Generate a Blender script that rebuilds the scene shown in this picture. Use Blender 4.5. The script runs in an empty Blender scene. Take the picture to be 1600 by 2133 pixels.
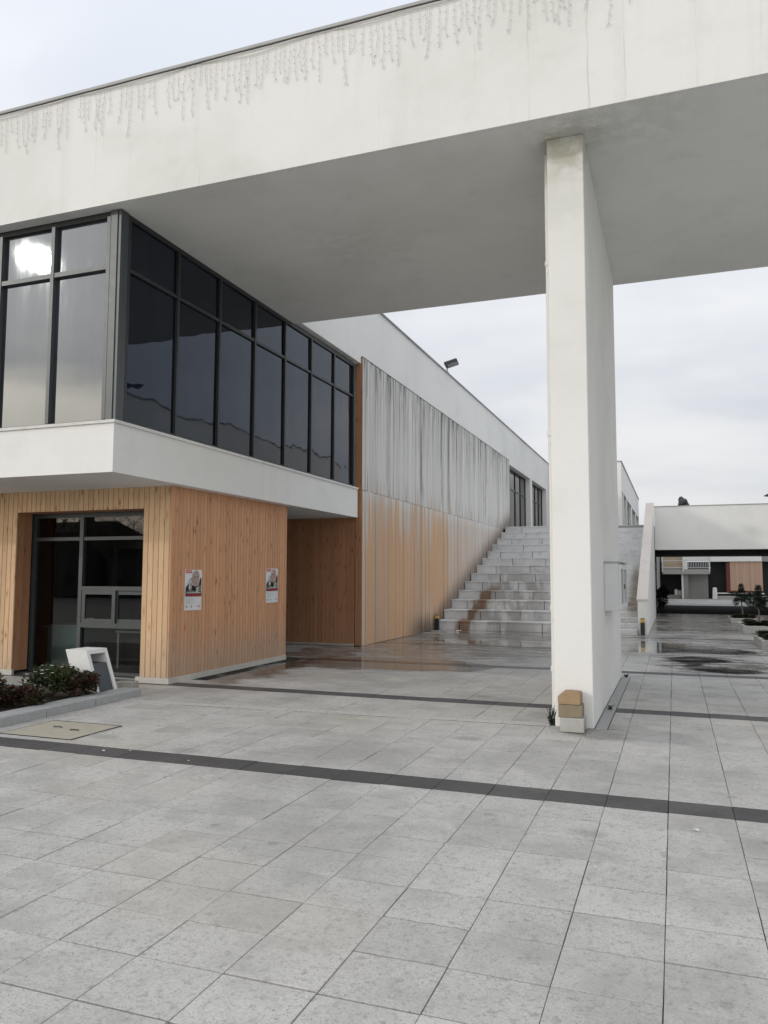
import bpy, bmesh, math, random
from mathutils import Matrix, Vector, noise as mnoise
rnd = random.Random(11)
S = bpy.context.scene
COL = S.collection

# ------------------------------------------------------------------ camera
cam_d = bpy.data.cameras.new('camera'); cam = bpy.data.objects.new('camera', cam_d); COL.objects.link(cam)
cr = Vector((0.93790937, 0.3468718, 0.00244506)); cu = Vector((0.02606392, -0.07749972, 0.99665163)); cf = Vector((-0.34589983, 0.93470517, 0.08172856))
cam.matrix_world = Matrix(((cr.x, cu.x, -cf.x, 0), (cr.y, cu.y, -cf.y, 0), (cr.z, cu.z, -cf.z, 1.6), (0, 0, 0, 1)))
cam_d.sensor_fit = 'HORIZONTAL'; cam_d.sensor_width = 36; cam_d.lens = 36.662
cam_d.clip_start = 0.05; cam_d.clip_end = 3000
S.camera = cam
CAM = Vector((0, 0, 1.6)); FPX = 1629.43
def proj(p):
    d = Vector(p) - CAM; z = d.dot(cf)
    if z < .05: return None
    return 800 + FPX * d.dot(cr) / z, 1066.5 - FPX * d.dot(cu) / z

# ------------------------------------------------------------------ light
SUN = Vector((-0.6588, -0.6641, 0.3534)).normalized()
EL = math.asin(SUN.z); AZ = math.atan2(SUN.x, SUN.y)
sun_d = bpy.data.lights.new('sun', 'SUN'); sun_d.energy = 0.55; sun_d.angle = math.radians(1.4); sun_d.color = (1, .95, .87)
sun = bpy.data.objects.new('sun', sun_d); COL.objects.link(sun)
sun.rotation_euler = SUN.to_track_quat('Z', 'Y').to_euler(); sun.location = SUN * 60
S.view_settings.view_transform = 'Standard'; S.view_settings.look = 'None'
S.view_settings.exposure = 0.13; S.view_settings.gamma = 1.0; S.view_settings.use_curve_mapping = False

class NT:
    """small node-tree writer"""
    def __init__(s, t): s.t = t
    def n(s, typ, ins=(), out=0, **kw):
        nd = s.t.nodes.new('ShaderNode' + typ)
        for k, v in kw.items(): setattr(nd, k, v)
        it = ins.items() if isinstance(ins, dict) else enumerate(ins)
        for k, v in it:
            if v is None: continue
            sock = nd.inputs[k]
            if hasattr(v, 'is_linked') or isinstance(v, bpy.types.NodeSocket): s.t.links.new(v, sock)
            else:
                if sock.type == 'RGBA' and len(v) == 3: v = (*v, 1)
                sock.default_value = v
        return nd.outputs[out]
    def m(s, op, a, b=0.0, c=0.0, clamp=False): return s.n('Math', (a, b, c), operation=op, use_clamp=clamp)
    def mix(s, f, a, b, mode='MIX'):
        nd = s.t.nodes.new('ShaderNodeMix'); nd.data_type = 'RGBA'; nd.blend_type = mode; nd.clamp_factor = True
        for k, v in ((0, f), (6, a), (7, b)):
            if isinstance(v, bpy.types.NodeSocket): s.t.links.new(v, nd.inputs[k])
            elif k == 0: nd.inputs[k].default_value = v
            else: nd.inputs[k].default_value = (*v, 1) if len(v) == 3 else v
        return nd.outputs[2]
    def ss(s, x, a, b):
        return s.n('MapRange', (x, a, b, 0.0, 1.0), interpolation_type='SMOOTHSTEP')
    def noise(s, vec, scale, detail=4.0, rough=.55, out=0, dist=0.0):
        return s.n('TexNoise', {'Vector': vec, 'Scale': scale, 'Detail': detail, 'Roughness': rough, 'Distortion': dist}, out)
    def scale(s, vec, v): return s.n('VectorMath', (vec, v), operation='MULTIPLY')
    def add(s, vec, v): return s.n('VectorMath', (vec, v), operation='ADD')
    def sep(s, vec):
        nd = s.t.nodes.new('ShaderNodeSeparateXYZ'); s.t.links.new(vec, nd.inputs[0]); return nd.outputs
    def pos(s): return s.n('NewGeometry')
    def obj(s): return s.n('TexCoord', out=3)
    def rand(s): return s.n('ObjectInfo', out='Random')
    def bump(s, h, st=.3, d=.01): return s.n('Bump', {'Strength': st, 'Distance': d, 'Height': h})

# world: thin veil of cloud, brighter round the hidden sun
W = bpy.data.worlds.new('World'); S.world = W; W.use_nodes = True
wt = W.node_tree; wt.nodes.clear(); w = NT(wt)
sky = w.t.nodes.new('ShaderNodeTexSky'); sky.sky_type = 'NISHITA'; sky.sun_disc = False
sky.sun_elevation = EL; sky.sun_rotation = AZ; sky.dust_density = 4; sky.air_density = 1.2
dirv = w.n('TexCoord', out=0)
dx, dy, dz = w.sep(dirv)
zc = w.m('MAXIMUM', w.m('ADD', dz, .22), .05)
deck = w.n('CombineXYZ', (w.m('DIVIDE', dx, zc), w.m('DIVIDE', dy, zc), 0.0))
c1 = w.noise(w.scale(deck, (.34, .42, 1)), 1.0, 5.0, .5, dist=.5)
c2 = w.noise(w.scale(w.add(deck, (7.3, 2.1, 0)), (.8, 1.1, 1)), 1.0, 5.0, .55)
cl = w.m('ADD', w.m('MULTIPLY', c1, .68), w.m('MULTIPLY', c2, .32))
cf_ = w.ss(cl, .43, .60)
# overcast luminance rises from horizon to zenith
cie = w.m('ADD', .68, w.m('MULTIPLY', w.m('MAXIMUM', dz, 0.0), .56))
ccol = w.n('VectorMath', {0: w.mix(cf_, (.76, .805, .885), (1.02, 1.03, 1.05)), 'Scale': cie}, operation='SCALE')
ang = w.n('VectorMath', (dirv, tuple(SUN)), operation='DOT_PRODUCT', out=1)
theta2 = w.m('MULTIPLY', w.m('SUBTRACT', 1.0, ang), 2.0)
glow = w.m('POWER', 2.71828, w.m('MULTIPLY', theta2, -1 / .17 ** 2))
wide = w.m('POWER', 2.71828, w.m('MULTIPLY', theta2, -1 / .85 ** 2))
glow = w.m('ADD', w.m('MULTIPLY', glow, 1.1), w.m('MULTIPLY', wide, .08))
glow = w.m('MULTIPLY', glow, w.m('ADD', .55, w.m('MULTIPLY', cf_, .75)))
gcol = w.n('VectorMath', {0: (1, .96, .90), 'Scale': glow}, operation='SCALE')
# clear yellowish strip of sky low down under the sun
strip = w.m('MULTIPLY', w.m('SUBTRACT', 1.0, w.ss(w.m('ADD', dz, w.m('MULTIPLY', c2, -.10)), .155, .195)), w.m('MULTIPLY', wide, 2.1))
gcol = w.mix(1.0, gcol, w.n('VectorMath', {0: (1, .86, .62), 'Scale': strip}, operation='SCALE'), 'ADD')
ccol = w.mix(1.0, ccol, gcol, 'ADD')
bg1 = w.n('Background', (sky.outputs[0], .08)); bg2 = w.n('Background', (ccol, 1.0))
ms = w.n('MixShader', (.95, bg1, bg2))
wo = wt.nodes.new('ShaderNodeOutputWorld'); wt.links.new(ms, wo.inputs[0])

S.cycles.use_denoising = True
try: S.cycles.denoiser = 'OPENIMAGEDENOISE'
except Exception: pass
S.cycles.max_bounces = 8; S.cycles.transparent_max_bounces = 12; S.cycles.sample_clamp_indirect = 6

# ------------------------------------------------------------------ materials
MATS = {}
def newmat(name):
    m = bpy.data.materials.new(name); m.use_nodes = True; MATS[name] = m
    t = NT(m.node_tree); bs = m.node_tree.nodes['Principled BSDF']
    def fin(col=None, rough=None, normal=None, **kw):
        L = m.node_tree.links
        def put(k, v):
            if v is None: return
            if isinstance(v, bpy.types.NodeSocket): L.new(v, bs.inputs[k])
            else: bs.inputs[k].default_value = (*v, 1) if isinstance(v, tuple) and len(v) == 3 else v
        put('Base Color', col); put('Roughness', rough); put('Normal', normal)
        for k, v in kw.items(): put(k.replace('_', ' '), v)
        return m
    return t, fin
def plain(name, col, rough=.6, var=.12, sc=9.0, bump=.15, metal=0.0, spec=.4):
    t, fin = newmat(name); p = t.obj()
    n = t.noise(p, sc, 5.0)
    c = t.mix(n, tuple(v * (1 - var) for v in col), tuple(min(1, v * (1 + var)) for v in col))
    n2 = t.noise(p, sc * 9, 3.0)
    return fin(c, t.m('ADD', rough - .06, t.m('MULTIPLY', n, .12)), t.bump(n2, bump, .003), Metallic=metal, Specular_IOR_Level=spec)

def mk_plaster(name, base, dirt, amount=.5, stain=None, joints=False):
    t, fin = newmat(name); p = t.pos()
    x, y, z = t.sep(p)
    big = t.noise(p, .35, 4.0, .6)
    streak = t.noise(t.scale(p, (3.0, 3.0, .18)), 1.0, 5.0, .6)
    fine = t.noise(p, 14.0, 4.0, .6)
    patch = t.noise(t.scale(p, (1.1, 1.1, 1.6)), .8, 6.0, .65)
    f = t.m('MULTIPLY', t.ss(big, .42, .72), .55)
    f = t.m('ADD', f, t.m('MULTIPLY', t.ss(streak, .55, .78), .4))
    f = t.m('ADD', f, t.m('MULTIPLY', t.ss(patch, .52, .72), .35))
    f = t.m('MULTIPLY', f, amount, clamp=True)
    c = t.mix(f, base, dirt)
    c = t.mix(t.m('MULTIPLY', fine, .10), c, (.45, .45, .42))
    if stain:
        wx = t.m('ADD', x, t.m('MULTIPLY', t.m('SUBTRACT', t.noise(t.scale(p, (1, 1, 3)), 1.0, 3.0), .5), .05))
        for x0, st_ in ((-7.2, .14), (-5.55, .16), (-3.1, .1), (-1.95, .18), (-1.35, .2), (-.72, .34), (-.35, .25), (.35, .18), (.95, .15)):
            ln = t.m('MULTIPLY', t.m('SUBTRACT', 1.0, t.ss(t.m('ABSOLUTE', t.m('SUBTRACT', wx, x0)), .002, .012)), t.m('MULTIPLY', t.ss(z, 6.551, 6.556), st_))
            c = t.mix(t.m('MULTIPLY', ln, t.ss(t.noise(t.scale(p, (2, 2, 1.5)), 1.0, 3.0), .4, .6)), c, (.30, .30, .28))
        run = t.m('MULTIPLY', t.ss(t.noise(t.scale(p, (7.0, 1.0, .25)), 1.0, 5.0, .65), .50, .72), t.m('MULTIPLY', t.ss(z, 6.9, 8.2), .16))
        c = t.mix(run, c, (.46, .47, .43))
        for (sx, sy, sz, rad, col, st) in stain:
            d = t.n('VectorMath', (t.add(p, t.n('VectorMath', {0: t.noise(p, 1.8, 4.0, .6, out=1), 'Scale': .55}, operation='SCALE')), (sx + .27, sy + .27, sz + .27)), operation='DISTANCE', out=1)
            k = t.m('MULTIPLY', t.m('SUBTRACT', 1.0, t.ss(d, rad * .25, rad)), st)
            k = t.m('MULTIPLY', t.m('MULTIPLY', k, t.ss(t.noise(p, 5.0, 5.0, .7), .30, .62)), t.m('SUBTRACT', 1.0, t.ss(z, 6.552, 6.57)))
            c = t.mix(k, c, col)
    h = t.m('ADD', t.m('MULTIPLY', fine, .5), t.noise(p, 60.0, 3.0))
    return fin(c, .82, t.bump(h, .18, .004), Specular_IOR_Level=.25)
mk_plaster('plaster', (.86, .86, .84), (.56, .57, .53), .42)
mk_plaster('plaster_portico', (.82, .82, .80), (.55, .57, .52), .55,
           stain=[(-1.0, 8.62, 6.55, .7, (.30, .31, .25), .42), (-1.05, 8.72, 6.42, .4, (.45, .41, .28), .4), (-4.3, 10.6, 6.60, 1.3, (.52, .50, .45), .25), (-.2, 8.5, 6.62, 1.1, (.42, .43, .37), .25)])
mk_plaster('plaster_sill', (.80, .80, .78), (.30, .30, .27), .75)
mk_plaster('coping_stone', (.62, .57, .53), (.42, .38, .35), .6)
mk_plaster('flashing', (.44, .44, .44), (.22, .22, .22), .7)

# ---- paving
def wet_mask(t, p):
    x, y, z = t.sep(p)
    wob = t.n('VectorMath', {0: t.add(t.noise(t.scale(p, (.9, 1.6, 1)), 1.0, 5.0, .6, out=1), (-.5, -.5, -.5)), 'Scale': 1.5}, operation='SCALE')
    q = t.add(p, wob)
    tot = None
    for cx, cy, rx, ry, st in ((-4.3, 18.7, 3.6, 5.0, 1.15), (-6.95, 15.2, .9, 2.4, 1.15), (.2, 19.9, 2.9, 4.6, .85), (.4, 31, 5.5, 9.5, 1.0), (-.42, 8.42, .62, .42, .85),
                              (-6.55, 12.0, .45, 2.4, .9), (.55, 15.7, 1.3, 2.1, 1.0), (-3.6, 13.7, 2.9, 1.0, .55), (-1.0, 40, 9, 9, .8), (2.4, 8.3, .9, .35, .5)):
        d = t.n('VectorMath', (t.scale(t.add(q, (-cx, -cy, 0)), (1 / rx, 1 / ry, 0)),), operation='LENGTH', out=1)
        k = t.m('MULTIPLY', t.m('SUBTRACT', 1.0, t.ss(d, .62, 1.12)), st)
        tot = k if tot is None else t.m('MAXIMUM', tot, k)
    st = t.noise(t.scale(p, (.8, 3.2, 1)), 1.3, 5.0, .62)
    return t.m('MULTIPLY', tot, t.ss(st, .28, .52), clamp=True)
def mk_granite(name, a, b, dark, wet=True, grain=1.0, rough=.72, tint=True):
    t, fin = newmat(name); p = t.pos()
    r = t.m('FRACT', t.m('ADD', t.rand(), t.n('NewGeometry', out='Random Per Island')))
    off = t.n('VectorMath', {0: (13.1, 7.7, 3.3), 'Scale': t.m('MULTIPLY', r, 9.0)}, operation='SCALE')
    pp = t.add(p, off)
    g1 = t.noise(pp, 85.0 * grain, 3.0, .8)
    g2 = t.noise(pp, 24.0 * grain, 5.0, .75)
    cloud = t.noise(pp, 2.6, 5.0, .6)
    c = t.mix(r, a, b)
    c = t.mix(t.m('MULTIPLY', t.ss(g1, .54, .68), .60), c, dark)
    c = t.mix(t.m('MULTIPLY', t.ss(g1, .50, .32), .35), c, tuple(min(1, v * 1.55) for v in a))
    c = t.mix(t.m('MULTIPLY', t.ss(g2, .50, .68), .42), c, dark)
    c = t.mix(t.m('MULTIPLY', t.ss(cloud, .42, .72), .48), c, tuple(v * .62 for v in a))
    # foot traffic dirt, gum spots, warm damp marks
    dirt = t.noise(p, .55, 6.0, .62); c = t.mix(t.m('MULTIPLY', t.ss(dirt, .44, .66), .55), c, tuple(v * .55 for v in a))
    spot = t.n('TexVoronoi', {'Vector': t.add(p, (.3, .1, 0)), 'Scale': 1.7, 'Randomness': 1.0})
    c = t.mix(t.m('MULTIPLY', t.m('SUBTRACT', 1.0, t.ss(spot, .045, .075)), .38), c, tuple(v * .35 for v in a))
    spot2 = t.n('TexVoronoi', {'Vector': t.scale(p, (1, 1.5, 1)), 'Scale': .8, 'Randomness': 1.0})
    blob = t.m('MULTIPLY', t.m('SUBTRACT', 1.0, t.ss(t.m('ADD', spot2, t.m('MULTIPLY', t.noise(p, 7.0), .14)), .13, .24)), .5)
    c = t.mix(blob, c, tuple(v * .45 for v in a))
    if tint:
        wm = t.noise(t.add(p, (4, 9, 0)), .45, 4.0); c = t.mix(t.m('MULTIPLY', t.ss(wm, .50, .75), .32), c, (a[0] * .95, a[1] * .85, a[2] * .68))
    rg = t.m('ADD', rough, t.m('MULTIPLY', t.m('SUBTRACT', g2, .5), .2))
    bs = t.m('ADD', t.m('MULTIPLY', g1, .6), g2)
    if wet:
        wmask = wet_mask(t, p)
        c = t.mix(wmask, c, t.mix(1.0, c, (.40, .385, .37), 'MULTIPLY'))
        rg = t.m('ADD', t.m('MULTIPLY', rg, t.m('SUBTRACT', 1.0, wmask)), t.m('MULTIPLY', wmask, t.m('ADD', .05, t.m('MULTIPLY', g2, .22))))
        nb = t.t.nodes.new('ShaderNodeBump'); nb.inputs['Distance'].default_value = .004
        t.t.links.new(t.m('MULTIPLY', t.m('SUBTRACT', 1.0, wmask), .35), nb.inputs['Strength']); t.t.links.new(bs, nb.inputs['Height'])
        return fin(c, rg, nb.outputs[0], Specular_IOR_Level=.5)
    return fin(c, rg, t.bump(bs, .3, .004), Specular_IOR_Level=.4)
mk_granite('granite', (.465, .455, .434), (.530, .519, .497), (.11, .11, .108))
mk_granite('granite_dark', (.070, .067, .068), (.105, .10, .10), (.025, .025, .025), tint=False)
def mk_mortar():
    t, fin = newmat('mortar'); p = t.pos()
    n = t.ss(t.noise(p, 2.2, 4.0, .6), .52, .70)
    c = t.mix(n, (.012, .012, .011), (.16, .155, .14))
    return fin(c, .9)
mk_mortar()
def mk_step():
    t, fin = newmat('step_granite'); p = t.pos(); x, y, z = t.sep(p)
    r = t.rand(); off = t.n('VectorMath', {0: (5.1, 2.7, 3.3), 'Scale': t.m('MULTIPLY', r, 9.0)}, operation='SCALE'); pp = t.add(p, off)
    g1 = t.noise(pp, 55.0, 3.0, .75); g2 = t.noise(pp, 3.5, 5.0, .65)
    c = t.mix(r, (.60, .605, .61), (.68, .685, .685))
    c = t.mix(t.m('MULTIPLY', t.ss(g1, .52, .70), .5), c, (.16, .16, .165))
    c = t.mix(t.m('MULTIPLY', t.ss(g2, .46, .70), .38), c, (.26, .26, .255))
    # water run-down, darker damp granite and rust
    nz = t.noise(t.scale(p, (2.2, 1.0, .7)), 1.0, 4.0, .6)
    low = t.m('SUBTRACT', 1.0, t.ss(z, 1.2, 2.3))
    damp = t.m('MULTIPLY', t.m('MULTIPLY', t.m('SUBTRACT', 1.0, t.ss(t.m('ABSOLUTE', t.m('ADD', x, 4.9)), .5, 1.7)), low), t.ss(nz, .40, .55))
    c = t.mix(t.m('MULTIPLY', damp, .55), c, (.19, .18, .165))
    xs = t.m('ADD', t.m('ADD', x, 5.95), t.m('ADD', t.m('MULTIPLY', z, -.22), t.m('MULTIPLY', t.m('SUBTRACT', nz, .5), .7)))
    ru = t.m('MULTIPLY', t.m('SUBTRACT', 1.0, t.ss(t.m('ABSOLUTE', xs), .10, .27)), t.m('SUBTRACT', 1.0, t.ss(z, .95, 1.55)))
    c = t.mix(t.m('MULTIPLY', ru, .85), c, (.17, .085, .032))
    xs2 = t.m('ADD', t.m('ADD', x, 1.14), t.m('MULTIPLY', t.m('SUBTRACT', nz, .5), .5))
    ru2 = t.m('MULTIPLY', t.m('MULTIPLY', t.m('SUBTRACT', 1.0, t.ss(t.m('ABSOLUTE', xs2), .05, .28)), t.m('SUBTRACT', 1.0, t.ss(z, 1.5, 2.1))), t.ss(z, .3, .7))
    c = t.mix(t.m('MULTIPLY', ru2, .65), c, (.19, .135, .085))
    rg = t.m('SUBTRACT', .7, t.m('MULTIPLY', damp, .35))
    return fin(c, rg, t.bump(g1, .25, .004), Specular_IOR_Level=.4)
mk_step()

# ---- wood
def mk_pine(name, a, b, grey_low=0.0, knots=1.0, sat=1.0):
    t, fin = newmat(name); p = t.obj(); r = t.rand()
    off = t.n('CombineXYZ', (t.m('MULTIPLY', r, 37.0), t.m('MULTIPLY', r, 17.0), t.m('MULTIPLY', r, 91.0)))
    pp = t.add(p, off)
    grain = t.noise(t.scale(pp, (26, 26, 1.0)), 1.0, 5.0, .62, dist=.6)
    fineg = t.noise(t.scale(pp, (120, 120, 2.5)), 1.0, 3.0, .6)
    c = t.mix(grain, a, b)
    c = t.mix(t.m('MULTIPLY', t.m('SUBTRACT', r, .2), .70, clamp=True), c, tuple(v * .62 for v in a))
    c = t.mix(t.m('MULTIPLY', fineg, .18), c, tuple(v * .4 for v in b))
    ks = t.ss(t.noise(t.scale(pp, (2, 2, .7)), 1.0, 2.0), .35, .65)
    kv = t.n('TexVoronoi', {'Vector': t.scale(pp, (11.0, 11.0, 3.4)), 'Scale': 1.0, 'Randomness': 1.0})
    kk = t.m('MULTIPLY', t.m('MULTIPLY', t.m('SUBTRACT', 1.0, t.ss(kv, .08, .20)), knots), t.m('ADD', .25, t.m('MULTIPLY', ks, .75)))
    c = t.mix(kk, c, (a[0] * .22, a[1] * .15, a[2] * .12))
    kr = t.m('MULTIPLY', t.m('MULTIPLY', t.ss(kv, .17, .22), t.m('SUBTRACT', 1.0, t.ss(kv, .22, .36))), .45 * knots)
    c = t.mix(kr, c, (a[0] * .6, a[1] * .42, a[2] * .3))
    if grey_low:
        gz = t.sep(t.pos())[2]
        wn = t.noise(t.scale(t.pos(), (6, 6, .8)), 1.0, 4.0)
        k = t.m('MULTIPLY', t.m('SUBTRACT', 1.0, t.ss(t.m('ADD', gz, t.m('MULTIPLY', wn, -.9)), -.35, .55)), grey_low)
        c = t.mix(k, c, (.42, .36, .29))
    return fin(c, .62, t.bump(grain, .2, .003), Specular_IOR_Level=.3)
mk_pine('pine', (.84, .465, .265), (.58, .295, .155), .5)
mk_pine('pine_sunlit_tone', (.84, .60, .385), (.68, .43, .235), .35)  # lighter pine copy: sunlight on the kiosk front is in its colour
mk_pine('pine_dark', (.60, .31, .17), (.48, .23, .12), .1)  # darker copy of the pine, passage shade put into its colour
def mk_slat():
    t, fin = newmat('weathered_slat'); p = t.pos(); x, y, z = t.sep(p); r = t.rand()
    o = t.obj()
    off = t.n('CombineXYZ', (0.0, t.m('MULTIPLY', r, 41.0), t.m('MULTIPLY', r, 23.0)))
    pp = t.add(o, off)
    g = t.noise(t.scale(pp, (30, 30, .8)), 1.0, 5.0, .65)
    grey = t.mix(g, (.72, .71, .68), (.88, .87, .84))
    grey = t.mix(t.m('MULTIPLY', t.m('SUBTRACT', 1.0, t.ss(z, 3.2, 3.62)), .38), grey, (.62, .50, .40))
    grey = t.mix(t.m('MULTIPLY', t.ss(r, .35, 1.0), .32), grey, (.46, .45, .43))
    oy = t.sep(o)[1]
    groove = t.m('SUBTRACT', 1.0, t.ss(t.m('ABSOLUTE', t.m('ADD', oy, .002)), .006, .012))
    grey = t.mix(t.m('MULTIPLY', groove, .75), grey, (.16, .155, .145))
    orange = t.mix(g, (.60, .385, .235), (.78, .53, .35))
    orange = t.mix(t.m('MULTIPLY', t.ss(r, .72, .98), .7), orange, (.50, .46, .43))
    n1 = t.noise(t.scale(p, (1, .8, .45)), 1.0, 5.0, .6); n2 = t.noise(t.scale(p, (1, 9.0, .35)), 1.0, 4.0, .6)
    nn = t.m('ADD', t.m('MULTIPLY', n1, .65), t.m('MULTIPLY', n2, .35))
    rr = t.m('SUBTRACT', t.m('FRACT', t.m('MULTIPLY', r, 7.13)), .5)
    zz = t.m('ADD', t.m('ADD', z, t.m('MULTIPLY', t.m('SUBTRACT', nn, .5), 3.2)), t.m('MULTIPLY', rr, 1.3))
    yy = t.m('ADD', t.m('ADD', y, t.m('MULTIPLY', t.m('SUBTRACT', nn, .5), 9.0)), t.m('MULTIPLY', rr, 4.5))
    k = t.m('MULTIPLY', t.m('SUBTRACT', 1.0, t.ss(zz, 2.5, 3.8)), t.m('SUBTRACT', 1.0, t.ss(yy, 22.5, 27.5)))
    k = t.m('MULTIPLY', k, t.m('SUBTRACT', 1.0, t.ss(t.m('ADD', z, t.m('MULTIPLY', rr, .5)), 3.35, 4.1)))
    near = t.ss(y, 16.9, 17.15); k = t.m('MULTIPLY', k, t.m('ADD', .35, t.m('MULTIPLY', near, .65)))
    c = t.mix(k, grey, orange)
    # black streaks from the top edge, splash grime at the foot and along the steps
    s1 = t.noise(t.scale(p, (1, 26.0, .30)), 1.0, 4.0, .7)
    top = t.ss(z, 4.3, 6.75)
    c = t.mix(t.m('MULTIPLY', t.m('MULTIPLY', t.ss(s1, .47, .64), t.m('ADD', .10, t.m('MULTIPLY', top, .80))), t.m('SUBTRACT', 1.0, t.m('MULTIPLY', k, .6))), c, (.07, .07, .068))
    c = t.mix(t.m('MULTIPLY', t.ss(n2, .50, .62), t.m('MULTIPLY', t.ss(z, 6.35, 6.72), .6)), c, (.05, .05, .05))
    for y0, st_ in ((21.35, .55), (23.5, .75), (24.25, .5), (29.6, .55), (31.8, .35), (18.6, .3)):
        bw_ = t.m('MULTIPLY', t.m('SUBTRACT', 1.0, t.ss(t.m('ABSOLUTE', t.m('ADD', t.m('SUBTRACT', y, y0), t.m('MULTIPLY', t.m('SUBTRACT', n1, .5), .8))), .03, .22)), t.m('MULTIPLY', t.ss(z, 3.5, 4.2), st_))
        c = t.mix(t.m('MULTIPLY', bw_, t.ss(s1, .36, .56)), c, (.10, .10, .095))
    stz = t.m('MAXIMUM', t.m('MULTIPLY', t.m('ADD', y, -22.4), .3295), 0.0)
    dz = t.m('SUBTRACT', z, stz)
    gr = t.m('MULTIPLY', t.m('SUBTRACT', 1.0, t.ss(t.m('ADD', dz, t.m('MULTIPLY', n2, -.6)), -.25, .42)), t.ss(y, 19.5, 21.5))
    c = t.mix(t.m('MULTIPLY', gr, .8), c, (.085, .08, .075))
    pk = t.m('MULTIPLY', t.m('SUBTRACT', 1.0, t.ss(dz, .35, 1.1)), t.ss(y, 22.5, 25)); c = t.mix(t.m('MULTIPLY', pk, .35), c, (.45, .33, .26))
    gap = t.m('MULTIPLY', t.ss(z, 3.6, 3.62), t.m('SUBTRACT', 1.0, t.ss(z, 3.62, 4.3))); c = t.mix(t.m('MULTIPLY', gap, t.m('MULTIPLY', t.ss(s1, .5, .66), .6)), c, (.08, .08, .08))
    return fin(c, .8, t.bump(g, .3, .004), Specular_IOR_Level=.2)
mk_slat()

# ---- glass and metal
def mk_glass(name, ior, tint, rough=.02, wav=.02, st=(1, 1, 1)):
    t, fin = newmat(name); p = t.pos()
    n = t.noise(p, .9, 2.0, .5)
    dirt = t.noise(t.scale(p, (2, 2, .5)), 1.0, 5.0, .6)
    return fin(t.mix(t.ss(dirt, .45, .8), tint, tuple(v * 1.8 + .006 for v in tint)), t.m('ADD', rough, t.m('MULTIPLY', t.ss(dirt, .45, .8), .05)), t.bump(n, wav, .3), IOR=ior, Specular_IOR_Level=.5, Specular_Tint=st)
mk_glass('glass_shade', 1.52, (.005, .007, .012), .012, .03, (.62, .77, 1.0))
mk_glass('glass_front', 2.1, (.020, .022, .026), .022, .008, (.86, .93, 1.0))
mk_glass('glass_far', 1.7, (.010, .011, .012), .03, .02)
def mk_clear(name, tint, ior=1.5):
    m = bpy.data.materials.new(name); m.use_nodes = True; MATS[name] = m
    m.node_tree.nodes.clear(); t = NT(m.node_tree)
    tr = t.n('BsdfTransparent', (tint,)); gl = t.n('BsdfGlossy', {'Color': (1, 1, 1), 'Roughness': .01})
    fr = t.n('Fresnel', (ior,))
    mx = t.n('MixShader', (fr, tr, gl)); o = m.node_tree.nodes.new('ShaderNodeOutputMaterial'); m.node_tree.links.new(mx, o.inputs[0])
mk_clear('glass_clear', (.72, .78, .76), 1.5)
def mk_water():
    m = bpy.data.materials.new('water'); m.use_nodes = True; MATS['water'] = m
    m.node_tree.nodes.clear(); t = NT(m.node_tree)
    n = t.noise(t.pos(), 7.0, 2.0); b = t.bump(n, .03, .01)
    tr = t.n('BsdfTransparent', ((.82, .80, .77),)); gl = t.n('BsdfGlossy', {'Color': (1, 1, 1), 'Roughness': .06, 'Normal': b})
    fr = t.n('Fresnel', {'IOR': 1.33, 'Normal': b})
    mx = t.n('MixShader', (fr, tr, gl)); o = m.node_tree.nodes.new('ShaderNodeOutputMaterial')
    dep = t.n('Attribute', attribute_name='depth', out='Fac')
    k = t.ss(t.m('ADD', dep, t.m('MULTIPLY', t.m('SUBTRACT', t.noise(t.pos(), 9.0, 4.0, .65), .5), .9)), .15, .85)
    k = t.m('MULTIPLY', k, t.m('ADD', .55, t.m('MULTIPLY', t.ss(t.noise(t.scale(t.pos(), (.7, 2.2, 1)), 1.2, 4.0, .6), .35, .6), .40)))
    mx = t.n('MixShader', (k, t.n('BsdfTransparent', ((1, 1, 1),)), mx)); m.node_tree.links.new(mx, o.inputs[0])
mk_water()
plain('frame_grey', (.085, .097, .102), .42, .12, 6, .05, .35)
plain('frame_light', (.085, .093, .098), .40, .10, 6, .05, .3)
plain('frame_black', (.018, .020, .022), .5, .2, 6, .05)
plain('frame_side', (.045, .050, .052), .45, .12, 6, .05, .3)
plain('frame_white', (.70, .71, .71), .5, .06, 6, .05)
plain('dark_metal', (.045, .047, .05), .45, .2, 8, .1, .3)
plain('bin_metal', (.075, .085, .095), .5, .15, 8, .1, .2)
plain('black_paint', (.02, .021, .022), .45, .2, 10, .1)
plain('yellow_lens', (.62, .42, .10), .4, .1, 10, .05)
plain('white_concrete', (.76, .76, .745), .8, .07, 14, .5)
plain('rough_concrete', (.36, .35, .32), .9, .22, 10, .8)
plain('pale_concrete', (.42, .415, .395), .9, .14, 16, .9)
plain('kerb_granite', (.36, .365, .365), .8, .25, 22, .6)
plain('plinth_stone', (.56, .54, .49), .8, .12, 8, .4)
plain('brick_tan', (.35, .245, .15), .9, .22, 14, 1.0)
plain('brick_brown', (.25, .21, .145), .9, .22, 16, 1.0)
plain('cover_concrete', (.40, .37, .30), .9, .18, 7, .7)
plain('grate_plastic', (.52, .52, .50), .7, .12, 20, .3)
plain('pipe_plastic', (.74, .74, .72), .5, .06, 6, .1)
plain('cabinet_paint', (.66, .68, .69), .45, .05, 5, .05)
plain('cabinet_panel', (.42, .44, .45), .5, .1, 5, .05)
plain('soil', (.05, .038, .028), .95, .3, 20, 1.0)
plain('bark', (.16, .135, .11), .9, .3, 20, 1.0)
plain('bronze', (.055, .062, .062), .5, .4, 9, .6, .4)
plain('lead_wire', (.50, .50, .475), .6, .1, 20, .05)
plain('cable_black', (.03, .03, .03), .6, .1, 20, .05)
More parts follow.
